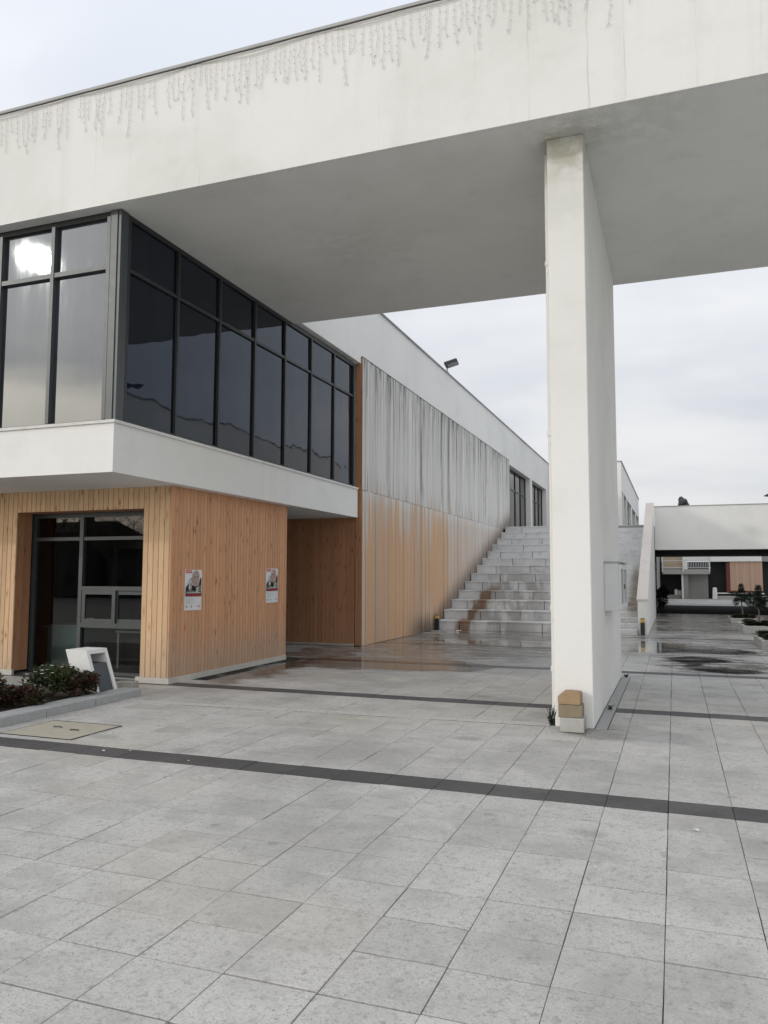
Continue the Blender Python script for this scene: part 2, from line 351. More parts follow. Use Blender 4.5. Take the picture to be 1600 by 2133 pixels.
plain('wet_shade_dark', (.022, .022, .021), .85, .3, 3, .3, 0.0, .15)  # near-black: underpass shade and wet ground put into one colour
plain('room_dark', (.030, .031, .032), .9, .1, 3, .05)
plain('room_floor', (.055, .053, .05), .8, .1, 3, .05)
plain('desk_panel', (.36, .47, .46), .6, .06, 3, .05)
plain('desk_top', (.42, .43, .42), .5, .06, 3, .05)
plain('mug_white', (.75, .75, .73), .35, .05, 3, .02)
plain('paper', (.74, .75, .77), .75, .04, 4, .1)
plain('paper_litter', (.8, .8, .78), .8, .05, 4, .1)
plain('ink_red', (.60, .025, .04), .7, .08, 4, .05)
plain('ink_black', (.018, .018, .019), .7, .1, 4, .05)
plain('ink_grey', (.20, .205, .195), .7, .35, 30, .05)
plain('ink_light', (.52, .52, .50), .7, .1, 20, .05)
plain('ink_skin', (.46, .31, .26), .7, .25, 22, .05)
plain('ink_hair', (.44, .42, .38), .7, .15, 22, .05)
plain('tan_block', (.56, .46, .34), .9, .15, 6, .4)
mk_pine('pink_board', (.70, .49, .37), (.58, .38, .27), 0.0, .3)
plain('red_base', (.15, .05, .035), .7, .2, 5, .2)
plain('concrete_shade', (.30, .295, .28), .85, .15, 2, .3)
plain('blue_panel', (.24, .30, .31), .5, .1, 4, .05)
plain('house_wall', (.10, .095, .09), .9, .15, 2, .3)
plain('house_roof', (.05, .043, .04), .9, .2, 3, .3)
def mk_leaf(name, a, b, c3=None):
    t, fin = newmat(name)
    r = t.n('NewGeometry', out='Random Per Island'); p = t.pos()
    c = t.mix(r, a, b)
    if c3: c = t.mix(t.ss(t.noise(p, 4.0, 3.0), .48, .62), c, c3)
    return fin(c, .55, Specular_IOR_Level=.35, Subsurface_Weight=0.0)
mk_leaf('leaf_red', (.030, .035, .018), (.075, .055, .030), (.085, .028, .022))
mk_leaf('leaf_green', (.028, .045, .016), (.062, .082, .026), (.05, .04, .02))
mk_leaf('leaf_conifer', (.010, .020, .012), (.024, .040, .022))
mk_leaf('leaf_cabbage', (.018, .032, .014), (.075, .085, .028), (.035, .030, .040))
mk_leaf('leaf_dark', (.02, .022, .024), (.07, .055, .055))
plain('petal_white', (.78, .78, .76), .6, .05, 8, .05)
plain('petal_red', (.42, .06, .06), .6, .2, 8, .05)
plain('petal_orange', (.62, .28, .10), .6, .2, 8, .05)

# ------------------------------------------------------------------ mesh helpers
class MB:
    def __init__(s): s.v = []; s.f = []
    def box(s, x0, x1, y0, y1, z0, z1):
        b = len(s.v)
        s.v += [(x0, y0, z0), (x1, y0, z0), (x1, y1, z0), (x0, y1, z0), (x0, y0, z1), (x1, y0, z1), (x1, y1, z1), (x0, y1, z1)]
        s.f += [(b, b + 3, b + 2, b + 1), (b + 4, b + 5, b + 6, b + 7), (b, b + 1, b + 5, b + 4), (b + 1, b + 2, b + 6, b + 5), (b + 2, b + 3, b + 7, b + 6), (b + 3, b, b + 4, b + 7)]
        return s
    def cbox(s, x0, x1, y0, y1, z0, z1, c):
        """box whose top edges are chamfered"""
        b = len(s.v)
        s.v += [(x0, y0, z0), (x1, y0, z0), (x1, y1, z0), (x0, y1, z0), (x0, y0, z1 - c), (x1, y0, z1 - c), (x1, y1, z1 - c), (x0, y1, z1 - c),
                (x0 + c, y0 + c, z1), (x1 - c, y0 + c, z1), (x1 - c, y1 - c, z1), (x0 + c, y1 - c, z1)]
        s.f += [(b, b + 3, b + 2, b + 1), (b + 8, b + 9, b + 10, b + 11)]
        for o, q in ((0, 4), (4, 8)):
            for i in range(4):
                j = (i + 1) % 4; s.f.append((b + o + i, b + o + j, b + q + j, b + q + i))
        return s
    def prism(s, poly, axis, a0, a1):
        """extrude a 2-D polygon along axis (0 x, 1 y, 2 z); poly gives the two other coordinates in order"""
        b = len(s.v); n = len(poly)
        for a in (a0, a1):
            for q in poly:
                l = list(q); l.insert(axis, a); s.v.append(tuple(l))
        s.f.append(tuple(b + i for i in range(n))[::-1]); s.f.append(tuple(b + n + i for i in range(n)))
        for i in range(n):
            j = (i + 1) % n; s.f.append((b + i, b + j, b + n + j, b + n + i))
        return s
    def tube(s, pts, rad, seg=6, cap=True):
        b = len(s.v); n = len(pts); pts = [Vector(q) for q in pts]
        rads = rad if isinstance(rad, (list, tuple)) else [rad] * n
        for i, q in enumerate(pts):
            d = (pts[min(i + 1, n - 1)] - pts[max(i - 1, 0)]).normalized()
            a = d.orthogonal().normalized() if abs(d.z) > .9 else d.cross(Vector((0, 0, 1))).normalized(); c = d.cross(a)
            for k in range(seg):
                t = 2 * math.pi * k / seg; s.v.append(tuple(q + (a * math.cos(t) + c * math.sin(t)) * rads[i]))
        for i in range(n - 1):
            for k in range(seg):
                k2 = (k + 1) % seg; s.f.append((b + i * seg + k, b + i * seg + k2, b + (i + 1) * seg + k2, b + (i + 1) * seg + k))
        if cap:
            s.f.append(tuple(b + k for k in range(seg))[::-1]); s.f.append(tuple(b + (n - 1) * seg + k for k in range(seg)))
        return s
    def lathe(s, prof, cx, cy, seg=16):
        b = len(s.v); n = len(prof)
        for r, z in prof:
            for k in range(seg):
                t = 2 * math.pi * k / seg; s.v.append((cx + r * math.cos(t), cy + r * math.sin(t), z))
        for i in range(n - 1):
            for k in range(seg):
                k2 = (k + 1) % seg; s.f.append((b + i * seg + k, b + i * seg + k2, b + (i + 1) * seg + k2, b + (i + 1) * seg + k))
        s.f.append(tuple(b + (n - 1) * seg + k for k in range(seg)))
        return s
    def leaf(s, p, d, up, L, Wd):
        d = Vector(d).normalized(); sd = d.cross(Vector(up)); sd = sd.normalized() if sd.length > 1e-4 else d.orthogonal().normalized()
        p = Vector(p); b = len(s.v); nrm = sd.cross(d)
        for q in (p, p + d * L * .35 + sd * Wd + nrm * Wd * .3, p + d * L * .8 + sd * Wd * .7 + nrm * Wd * .2, p + d * L, p + d * L * .8 - sd * Wd * .7 + nrm * Wd * .2, p + d * L * .35 - sd * Wd + nrm * Wd * .3): s.v.append(tuple(q))
        s.f += [(b, b + 1, b + 2, b + 3), (b, b + 3, b + 4, b + 5)]
    def blob(s, c, r, sub=2):
        bm = bmesh.new(); bmesh.ops.create_icosphere(bm, subdivisions=sub, radius=1); b = len(s.v)
        for v in bm.verts: s.v.append((c[0] + v.co.x * r[0], c[1] + v.co.y * r[1], c[2] + v.co.z * r[2]))
        for f in bm.faces: s.f.append(tuple(b + v.index for v in f.verts))
        bm.free(); return s
    def mesh(s, name, mat, smooth=False):
        me = bpy.data.meshes.new(name); me.from_pydata(s.v, [], s.f)
        me.materials.append(MATS[mat] if isinstance(mat, str) else mat)
        if smooth: me.polygons.foreach_set('use_smooth', [True] * len(me.polygons))
        me.update(); return me
    def build(s, name, mat, parent=None, loc=None, smooth=False):
        return link(name, s.mesh(name, mat, smooth), parent, loc)
def link(name, data, parent=None, loc=None, rot=None):
    o = bpy.data.objects.new(name, data); COL.objects.link(o)
    if parent is not None: o.parent = parent
    if loc is not None: o.location = loc
    if rot is not None: o.rotation_euler = rot
    return o
def setinv(o, inv):
    """parts are modelled in world coordinates; only the Empty above them carries an offset"""
    if o.parent.type == 'EMPTY': o.matrix_parent_inverse = inv
def tag(o, label, cat, group=None):
    o['label'] = label; o['category'] = cat
    if group: o['group'] = group
    return o
def thing(name, label, cat, loc=(0, 0, 0), rz=0.0, group=None):
    o = bpy.data.objects.new(name, None); COL.objects.link(o); o.empty_display_size = .2
    o.location = loc; o.rotation_euler = (0, 0, rz); return tag(o, label, cat, group)
def struct(o): o['kind'] = 'structure'; return o
def bevel_mesh(me, w, seg=1, ang=.6):
    bm = bmesh.new(); bm.from_mesh(me)
    ed = [e for e in bm.edges if len(e.link_faces) == 2 and e.calc_face_angle(0) > ang]
    bmesh.ops.bevel(bm, geom=ed, offset=w, segments=seg, affect='EDGES', profile=.5)
    bm.to_mesh(me); bm.free(); return me
def rough_mesh(me, amt, sc=6.0, cuts=4, seed=0):
    bm = bmesh.new(); bm.from_mesh(me)
    bmesh.ops.subdivide_edges(bm, edges=bm.edges[:], cuts=cuts, use_grid_fill=True)
    for v in bm.verts:
        d = mnoise.noise_vector(v.co * sc + Vector((seed, seed * 2, 0))); v.co += d * amt
    bm.to_mesh(me); bm.free(); return me

# ================================================================== SETTING
g = MB(); g.v = [(-900, -900, -.12), (900, -900, -.12), (900, 900, -.12), (-900, 900, -.12)]; g.f = [(0, 1, 2, 3)]
struct(g.build('ground', 'rough_concrete'))

# ---- pavement: slabs laid in columns, dark bands every four metres
PX, PXO = .418, -.08
pav = MB(); pav.box(-13.2, 9.5, -14, 74, -.1, -.012)
pave = struct(pav.build('pavement', 'mortar'))
rows = []
for k in range(-4, 18):
    y0 = 5.80 + 3.985 * k
    rows.append((y0, y0 + .325, True))
    ph = (3.985 - .325) / 10
    for j in range(10): rows.append((y0 + .325 + j * ph, y0 + .325 + (j + 1) * ph, False))
TH = .04; GAP = .0021
def slab_mesh(name, dy, mat):
    b = MB(); b.cbox(-PX / 2 + GAP, PX / 2 - GAP, -dy / 2 + GAP * 2.3, dy / 2 - GAP * 2.3, -TH, 0, .002); return b.mesh(name, mat)
me_l = slab_mesh('paving_slab', (3.985 - .325) / 10, 'granite'); me_d = slab_mesh('band_slab', .325, 'granite_dark')
def blocked(x, y):
    if x < -6.9 and 9.95 < y < 13.6: return not (x > -10.4 and y < 10.3)
    if x < -9.3 and y > 9.95: return True
    if x < -6.85 and y > 16.75: return True
    if y > 22.85 and x < -.75: return True
    if x > 7.9 and 24 < y < 50: return True
    if -1.2 < x < -.85 and 8.7 < y < 13.2: return True
    if x < -7.0 and 5.0 < y < 8.55: return True
    return False
cand = []
for (y0, y1, dk) in rows:
    yc = (y0 + y1) / 2
    for i in range(-31, 22):
        xc = PXO + (i + .5) * PX
        if blocked(xc, yc): continue
        pr_ = proj((xc, yc, 0)); area = 0
        cs = [proj((xc + a * PX / 2, yc + b * (y1 - y0) / 2, 0)) for a, b in ((-1, -1), (1, -1), (1, 1), (-1, 1))]
        if all(cs):
            inside = any(-5 < q[0] < 1605 and -5 < q[1] < 2140 for q in cs)
            if inside:
                cc = [(min(1600, max(0, q[0])), min(2133, max(0, q[1]))) for q in cs]
                area = abs(sum(cc[k][0] * cc[(k + 1) % 4][1] - cc[(k + 1) % 4][0] * cc[k][1] for k in range(4))) / 2
        cand.append((area, xc, yc, y1 - y0, dk))
cand.sort(key=lambda q: -q[0])
nl = nd_ = 0
field_l, field_d = MB(), MB()
for area, xc, yc, dy, dk in cand:
    z = rnd.uniform(-.0028, .0006); jx, jy = rnd.uniform(-.0012, .0012), rnd.uniform(-.004, .004)
    if dk and nd_ < 90 and area > 300 or (not dk and nl < 300):
        o = link('band_slab' if dk else 'paving_slab', me_d if dk else me_l, pave, (xc + jx, yc + jy, z), (rnd.uniform(-.005, .005), rnd.uniform(-.005, .005), rnd.uniform(-.0022, .0022)))
        if dk: nd_ += 1
        else: nl += 1
    else:
        (field_d if dk else field_l).cbox(xc - PX / 2 + GAP + jx, xc + PX / 2 - GAP + jx, yc - dy / 2 + GAP + jy, yc + dy / 2 - GAP + jy, z - TH, z, .002)
o = field_l.build('paving_slab_field', 'granite', pave); o['kind'] = 'stuff'
o = field_d.build('band_slab_field', 'granite_dark', pave); o['kind'] = 'stuff'

# ---- standing water
def puddle(pts):
    n = len(pts); out = []
    for i in range(n):
        p0, p1, p2, p3 = (Vector((*pts[(i + k - 1) % n], 0)) for k in range(4))
        for s in range(7):
            t = s / 7
            q = .5 * ((2 * p1) + (p2 - p0) * t + (2 * p0 - 5 * p1 + 4 * p2 - p3) * t * t + (3 * p1 - p0 - 3 * p2 + p3) * t ** 3)
            d = mnoise.noise_vector(q * 2.6) * .10 + mnoise.noise_vector(q * 9) * .03
            out.append((q.x + d.x, q.y + d.y, .0035))
    m = len(out); area = sum(out[i][0] * out[(i + 1) % m][1] - out[(i + 1) % m][0] * out[i][1] for i in range(m)); sg = 1 if area > 0 else -1
    def ring(off):
        r_ = []
        for i in range(m):
            a, c = Vector(out[i - 1]), Vector(out[(i + 1) % m]); tg = (c - a).normalized()
            r_.append((out[i][0] - sg * tg.y * off, out[i][1] + sg * tg.x * off, .0035))
        return r_
    vs = ring(-.16) + ring(.04); fs = [tuple(range(m, 2 * m))] + [(i, (i + 1) % m, m + (i + 1) % m, m + i) for i in range(m)]
    me = bpy.data.meshes.new('puddle'); me.from_pydata(vs, [], fs); me.materials.append(MATS['water'])
    at_ = me.attributes.new('depth', 'FLOAT', 'POINT'); at_.data.foreach_set('value', [0.0] * m + [1.0] * m); me.update()
    struct(link('puddle', me))
puddle([(-6.3, 11.3), (-6.33, 12.2), (-6.1, 12.75), (-5.44, 12.6), (-4.6, 12.78), (-3.74, 13.0), (-3.3, 13.1), (-3.15, 13.9), (-3.84, 14.5), (-5.28, 14.65), (-6.3, 14.45), (-6.5, 13.9), (-6.75, 13.0), (-6.85, 12.2)])
puddle([(-1.47, 20.6), (-.88, 20.6), (.11, 20.06), (.76, 19.46), (1.69, 18.4), (.98, 17.9), (.1, 18.05), (-.42, 17.65), (-1.29, 18.05)])
puddle([(-.07, 16.47), (.32, 17.03), (.92, 16.36), (.48, 15.85), (.36, 15.4), (.71, 15.2), (1.38, 14.67), (1.01, 14.33), (.55, 14.48), (.22, 14.95), (.2, 15.6)])
puddle([(-6.3, 22.4), (-5.2, 22.5), (-3.5, 22.5), (-1.5, 22.4), (-1.3, 21.9), (-3.2, 21.6), (-4.6, 21.85), (-5.8, 21.5)])
puddle([(-5.6, 19.4), (-4.2, 19.7), (-2.5, 19.3), (-2.0, 18.4), (-3.4, 18.0), (-4.8, 18.3)])

# ---- upper terrace
tr = MB(); tr.box(-7.3, -1.0, 33.5, 90, -.1, 3.70); struct(tr.build('terrace', 'concrete_shade'))

# ================================================================== GALLERY BUILDING (left)
ZS = 6.55; ZR = 8.24
gal = thing('gallery_building', 'white building on the left with dark corner glazing above a pine clad ground floor', 'building', (-6.9, 8.4, 0))
GL = Vector((-6.9, 8.4, 0))
def gp(mb, name, mat, parent=None, smooth=False):
    """build a part given in world coordinates under the gallery (or one of its parts)"""
    par = parent or gal
    me = mb.mesh(name, mat, smooth); o = link(name, me, par)
    setinv(o, Matrix.Translation(-GL))
    return o
GALINV = Matrix.Translation(-GL)
# upper walls
b = MB(); b.box(-9.5, -6.80, 13.53, 46.2, 6.60, ZR - .03); b.box(-9.5, -6.98, 16.92, 34.4, 0, 6.60); b.box(-9.5, -7.06, 16.62, 16.92, 3.65, 6.60); gp(b, 'upper_wall', 'plaster')
b = MB(); b.box(-9.56, -6.75, 13.53, 46.26, ZR - .028, ZR); gp(b, 'roof_coping', 'flashing')
# floor slab that juts out over the kiosk
b = MB(); b.box(-14, -6.84, 8.27, 16.72, 2.95, 3.600); gp(b, 'floor_slab', 'plaster')
b = MB(); b.box(-14, -6.815, 8.245, 16.72, 3.602, 3.642); gp(b, 'sill_coping', 'plaster_sill')
# roof underside strip over the front glazing belongs to the portico beam (below)
# corner glazing
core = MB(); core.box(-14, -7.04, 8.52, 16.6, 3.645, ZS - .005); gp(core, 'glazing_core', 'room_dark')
cw = MB()
XG, YG = -6.90, 8.36
def bar(x0, x1, y0, y1, z0, z1, name, mat, par): 
    q = MB(); q.box(x0, x1, y0, y1, z0, z1); return gp(q, name, mat, par)
cw.box(XG - .10, XG + .004, YG + .02, 16.6, ZS - .07, ZS - .003); cw.box(XG - .10, XG + .004, YG + .02, 16.6, 3.643, 3.69)
cwall = gp(cw, 'side_glazing', 'frame_side')
ys = [8.54 + i * 1.156 for i in range(8)]; ys[-1] = 16.58
for i, y in enumerate(ys):
    bar(XG - .09, XG + .012, y - .024, y + .024, 3.69, ZS - .07, 'mullion', 'frame_side', cwall)
    if i < 7:
        bar(XG - .085, XG + .006, y + .028, ys[i + 1] - .028, 5.75, 5.80, 'transom', 'frame_side', cwall)
        for z0, z1 in ((3.69, 5.75), (5.81, ZS - .07)):
            q = MB(); tl = rnd.uniform(-.0035, .0035); tz = rnd.uniform(-.003, .003)
            x_ = XG - .03; yA, yB = y + .026, ys[i + 1] - .026
            q.v = [(x_ - tl - tz, yA, z0), (x_ + tl - tz, yB, z0), (x_ + tl + tz, yB, z1), (x_ - tl + tz, yA, z1)]; q.f = [(0, 1, 2, 3)]
            gp(q, 'pane', 'glass_shade', cwall)
b = MB(); b.box(XG - .16, XG + .02, YG - .02, 8.50, 3.643, ZS - .003); gp(b, 'corner_post', 'frame_grey')
b = MB(); b.box(XG - .135, XG - .03, YG - .035, YG - .022, 3.643, ZS - .02); gp(b, 'corner_trim', 'frame_light')
fw = MB(); fw.box(-14, XG - .18, YG, YG + .1, ZS - .085, ZS - .003); fw.box(-14, XG - .18, YG, YG + .1, 3.643, 3.675)
fwall = gp(fw, 'front_glazing', 'frame_black')
xs = [-7.075 - i * .955 for i in range(6)]
for i, x in enumerate(xs):
    bar(x - .029, x + .029, YG - .03, YG + .06, 3.675, ZS - .085, 'mullion', 'frame_light', fwall)
    if i < 5:
        bar(xs[i + 1] + .035, x - .035, YG - .022, YG + .055, 5.735, 5.80, 'transom', 'frame_light', fwall)
        for z0, z1 in ((3.675, 5.735), (5.80, ZS - .085)):
            q = MB(); q.v = [(xs[i + 1] + .03, YG + .035, z0), (x - .03, YG + .035, z0), (x - .03, YG + .035, z1), (xs[i + 1] + .03, YG + .035, z1)]; q.f = [(0, 1, 2, 3)]
            gp(q, 'pane', 'glass_front', fwall)

# ---- pine kiosk on the ground floor
KX, KY, KYE, KZ = -7.05, 9.90, 13.62, 2.948
b = MB(); b.box(-14, -10.52, KY + .03, KYE - .02, 0, KZ); b.box(-7.59, KX - .03, KY + .06, KYE - .02, 0, KZ); b.box(-10.50, -7.60, KYE - .12, KYE - .02, 0, KZ)
kio = gp(b, 'kiosk', 'room_dark')
b = MB(); b.box(-10.51, -7.60, 10.5, KYE - .13, -.01, .02); gp(b, 'kiosk_floor', 'room_floor', kio)
b = MB(); b.box(-10.51, -7.60, 10.4, KYE - .13, 2.75, 2.945); gp(b, 'kiosk_ceiling', 'room_dark', kio)
for q_ in ((-14, -10.03, KY - .03, KY + .02), (-7.63, KX - .021, KY - .03, KY + .02), (KX - .02, KX + .012, KY - .031, KYE)):
    b = MB(); b.box(*q_, 0, .088); gp(b, 'plinth', 'plinth_stone', kio)
def board_mesh(name, wd, h, th, mat, axis):
    """one board, its long edges chamfered; face towards -y (axis y) or +x (axis x)"""
    c = .004; pr2 = [(-wd / 2, 0), (-wd / 2, th - c), (-wd / 2 + c, th), (wd / 2 - c, th), (wd / 2, th - c), (wd / 2, 0)]
    q = MB(); n = len(pr2)
    for z in (0, h):
        for a, d in pr2: q.v.append((a, -d, z) if axis == 'y' else (d, a, z))
    q.f.append(tuple(range(n))); q.f.append(tuple(range(n, 2 * n))[::-1])
    for i in range(n):
        j = (i + 1) % n; q.f.append((i, n + i, n + j, j))
    me = q.mesh(name, mat); 
    bm = bmesh.new(); bm.from_mesh(me); bmesh.ops.recalc_face_normals(bm, faces=bm.faces[:]); bm.to_mesh(me); bm.free(); return me
def board(me, par, x, y, z):
    o = link('cladding_board', me, par, (x, y, z)); setinv(o, GALINV)
    o.rotation_euler = (0, 0, 0); return o
BW = .0955
side_l = board_mesh('cladding_board', BW - .007, KZ - .09, .024, 'pine', 'x')
n = int((KYE - KY + .02) / BW)
bw2 = (KYE - KY + .03) / n
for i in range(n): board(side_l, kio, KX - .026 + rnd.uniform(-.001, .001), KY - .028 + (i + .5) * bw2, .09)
fr_full = board_mesh('cladding_board', BW - .007, KZ - .09, .024, 'pine_sunlit_tone', 'y')
fr_top = board_mesh('cladding_board', BW - .007, KZ - 2.62, .024, 'pine_sunlit_tone', 'y')
x = KX - .03 - BW / 2
while x > -12.6:
    if x > -7.63 + BW * .3: board(fr_full, kio, x, KY - .004, .09)
    elif x > -10.03 - BW * .3: board(fr_top, kio, x, KY - .004, 2.62)
    else: board(fr_full, kio, x, KY - .004, .09)
    x -= BW
jamb = board_mesh('cladding_board', .085, 2.60, .02, 'pine_dark', 'x')
for k in range(4): board(jamb, kio, -10.085, KY + .02 + .0435 + k * .088 - .045, .06)
lint = MB(); lint.box(-10.1, -7.60, KY + .0, KY + .4, 2.623, 2.66); gp(lint, 'lintel', 'pine_dark', kio)
# kiosk window
WY = 10.27
wf = MB(); wf.box(-10.10, -10.02, WY, WY + .08, .02, 2.62); wf.box(-10.02, -7.60, WY, WY + .08, 2.55, 2.62); wf.box(-10.02, -7.60, WY, WY + .08, .02, .07); wf.box(-9.10, -9.03, WY - .01, WY + .08, .07, 2.55)
kw = gp(wf, 'kiosk_window', 'frame_grey')
bar(-10.02, -9.10, WY + .002, WY + .078, 2.17, 2.225, 'transom', 'frame_grey', kw); bar(-9.03, -7.60, WY + .002, WY + .078, 2.17, 2.225, 'transom', 'frame_grey', kw)
bar(-9.03, -7.60, WY - .01, WY + .076, 1.36, 1.425, 'transom', 'frame_grey', kw); bar(-9.03, -7.60, WY - .02, WY + .076, .765, .84, 'window_sill', 'frame_grey', kw)
for x0, x1, yy in ((-9.02, -8.36, WY - .006), (-8.40, -7.62, WY + .03)):
    q = MB(); e = .065
    q.box(x0, x0 + e, yy, yy + .03, .84, 1.36); q.box(x1 - e, x1, yy, yy + .03, .84, 1.36); q.box(x0 + e, x1 - e, yy, yy + .03, .84, .84 + e); q.box(x0 + e, x1 - e, yy, yy + .03, 1.36 - e, 1.36)
    gp(q, 'sliding_sash', 'frame_grey', kw)
    q = MB(); q.v = [(x0 + e, yy + .015, .84 + e), (x1 - e, yy + .015, .84 + e), (x1 - e, yy + .015, 1.36 - e), (x0 + e, yy + .015, 1.36 - e)]; q.f = [(0, 1, 2, 3)]; gp(q, 'pane', 'glass_clear', kw)
for x0, x1, z0, z1 in ((-10.02, -9.10, .07, 2.17), (-10.02, -9.10, 2.225, 2.55), (-9.03, -7.60, .07, .765), (-9.03, -7.60, 1.425, 2.17), (-9.03, -7.60, 2.225, 2.55)):
    q = MB(); q.v = [(x0, WY + .04, z0), (x1, WY + .04, z0), (x1, WY + .04, z1), (x0, WY + .04, z1)]; q.f = [(0, 1, 2, 3)]; gp(q, 'pane', 'glass_clear', kw)

# ---- recessed passage wall (pine, shade put into its darker colour)
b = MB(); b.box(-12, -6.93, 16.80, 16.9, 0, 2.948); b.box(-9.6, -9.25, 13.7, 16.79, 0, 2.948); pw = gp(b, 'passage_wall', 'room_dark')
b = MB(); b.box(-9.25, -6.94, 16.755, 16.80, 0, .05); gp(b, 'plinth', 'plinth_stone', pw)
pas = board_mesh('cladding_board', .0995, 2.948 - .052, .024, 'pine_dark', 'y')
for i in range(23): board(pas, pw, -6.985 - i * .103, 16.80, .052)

# ---- weathered timber screen
SX, SY0, SY1, SZ, SM = -6.75, 16.78, 34.3, 6.74, 3.605
b = MB(); b.box(-6.92, SX - .03, SY0 + .03, SY1, 0, SZ); scr = gp(b, 'timber_screen', 'frame_black')
b = MB(); b.box(-6.93, SX - .001, SY0 - .0, SY1 + .01, SZ + .001, SZ + .022); gp(b, 'screen_capping', 'dark_metal', scr)
for k in range(2):
    for (z0, z1) in ((0.01, SM - .004), (SM + .004, SZ)):
        q = MB(); x0 = -6.92 + k * .084; q.box(x0 + .002, x0 + .082, SY0 + .004, SY0 + .03, z0, z1); gp(q, 'end_board', 'pine_dark', scr)
NP = 134; pit = (SY1 - SY0) / NP
def slat_mesh(h, hgt):
    c = .004; w_ = pit - .009; q = MB()
    prof = [(-w_ / 2, -.03), (-w_ / 2, -.010 + 0), (-w_ * .46, 0), (-w_ * .10, 0), (-w_ * .07, -.022), (w_ * .04, -.022), (w_ * .07, 0), (w_ * .44, 0), (w_ / 2, -.010), (w_ / 2, -.03)]
    n = len(prof)
    for z in (0, hgt):
        for a, d in prof: q.v.append((d, a, z))
    q.f.append(tuple(range(n))); q.f.append(tuple(range(n, 2 * n))[::-1])
    for i in range(n):
        j = (i + 1) % n; q.f.append((i, n + i, n + j, j))
    me = q.mesh('screen_slat', 'weathered_slat'); bm = bmesh.new(); bm.from_mesh(me); bmesh.ops.recalc_face_normals(bm, faces=bm.faces[:]); bm.to_mesh(me); bm.free(); return me
s_lo, s_hi = slat_mesh(0, SM - .012), slat_mesh(0, SZ - SM - .008)
wide_gap = {int((y - SY0) / pit) for y in (21.35, 23.6, 29.6)}
for i in range(NP):
    y = SY0 + (i + .5) * pit
    for me, z in ((s_lo, .006), (s_hi, SM + .004)):
        if z < 1 and y > 32.7: continue
        dxx = rnd.uniform(-.004, .004) - (.028 if i in wide_gap else (.016 if rnd.random() < .14 else 0))
        o = link('screen_slat', me, scr, (SX + dxx, y, z)); setinv(o, GALINV)

# ---- high windows beyond the screen
def deep_window(y0, y1, z0, z1, zt, xf, n, par, inv, mat='glass_far', depth=.28):
    fr = MB(); xg = xf - depth
    for a0, a1, c0, c1 in ((y0, y1, z1 - .06, z1), (y0, y1, z0, z0 + .05)): fr.box(xg - .03, xg + .03, a0, a1, c0, c1)
    fr.box(xg - .03, xg + .03, y0, y0 + .05, z0 + .05, z1 - .06); fr.box(xg - .03, xg + .03, y1 - .05, y1, z0 + .05, z1 - .06)
    me = fr.mesh('window', 'frame_black'); wo_ = link('window', me, par); setinv(wo_, inv)
    st = (y1 - y0 - .1) / n
    for i in range(n):
        ya = y0 + .05 + i * st
        if i:
            q = MB(); q.box(xg - .028, xg + .035, ya - .028, ya + .028, z0 + .05, z1 - .06); o = link('mullion', q.mesh('mullion', 'frame_black'), wo_); setinv(o, inv)
        q = MB(); q.box(xg - .026, xg + .032, ya + .028, ya + st - .028, zt - .03, zt + .03); o = link('transom', q.mesh('transom', 'frame_grey'), wo_); setinv(o, inv)
        q = MB(); q.v = [(xg, ya + .02, z0 + .04), (xg, ya + st - .02, z0 + .04), (xg, ya + st - .02, z1 - .05), (xg, ya + .02, z1 - .05)]; q.f = [(0, 1, 2, 3)]
        o = link('pane', q.mesh('pane', mat), wo_); setinv(o, inv)
deep_window(34.45, 40.0, 3.70, 6.598, 5.66, -6.8, 4, gal, GALINV)
deep_window(40.55, 45.4, 3.70, 6.598, 5.66, -6.8, 4, gal, GALINV)
b = MB(); b.box(-7.2, -6.803, 40.0, 40.55, 3.70, 6.598); b.box(-7.2, -6.803, 45.4, 46.18, 3.70, 6.598); b.box(-9.4, -7.20, 34.4, 46.15, 3.70, 6.598); gp(b, 'window_pier', 'plaster')

# ================================================================== PORTICO
por = thing('portico', 'wide white canopy beam spanning the passage on one white pier', 'portico', (-1.03, 10.9, 0))
PI_ = Matrix.Translation((1.03, -10.9, 0))
def pp_(mb, name, mat, par=None, smooth=False):
    o = link(name, mb.mesh(name, mat, smooth), par or por); setinv(o, PI_); return o
b = MB(); b.box(-14.5, 7.69, 8.175, 13.52, ZS, ZR - .035); beam = pp_(b, 'canopy_beam', 'plaster_portico')
b = MB(); b.box(-14.5, 7.69, 8.150, 13.545, ZR - .033, ZR - .010); b.box(-14.5, 7.69, 8.158, 13.54, ZR - .009, ZR + .012); pp_(b, 'roof_flashing', 'flashing', beam)
b = MB(); b.box(-1.235, -.832, 8.63, 13.25, .0, ZS - .002); pier = pp_(b, 'pier', 'plaster_portico')
bevel_mesh(pier.data, .012, 2)
b = MB(); b.box(7.2, 7.6, 8.63, 13.25, .0, ZS - .002); pp_(b, 'pier', 'plaster_portico')
b = MB(); b.tube([(-9.8 + i * .33, 8.145 + .004 * math.sin(i * 1.7), ZR - .05 - .006 * abs(math.sin(i * .9))) for i in range(46)], .007, 5); pp_(b, 'roof_cable', 'cable_black', beam)

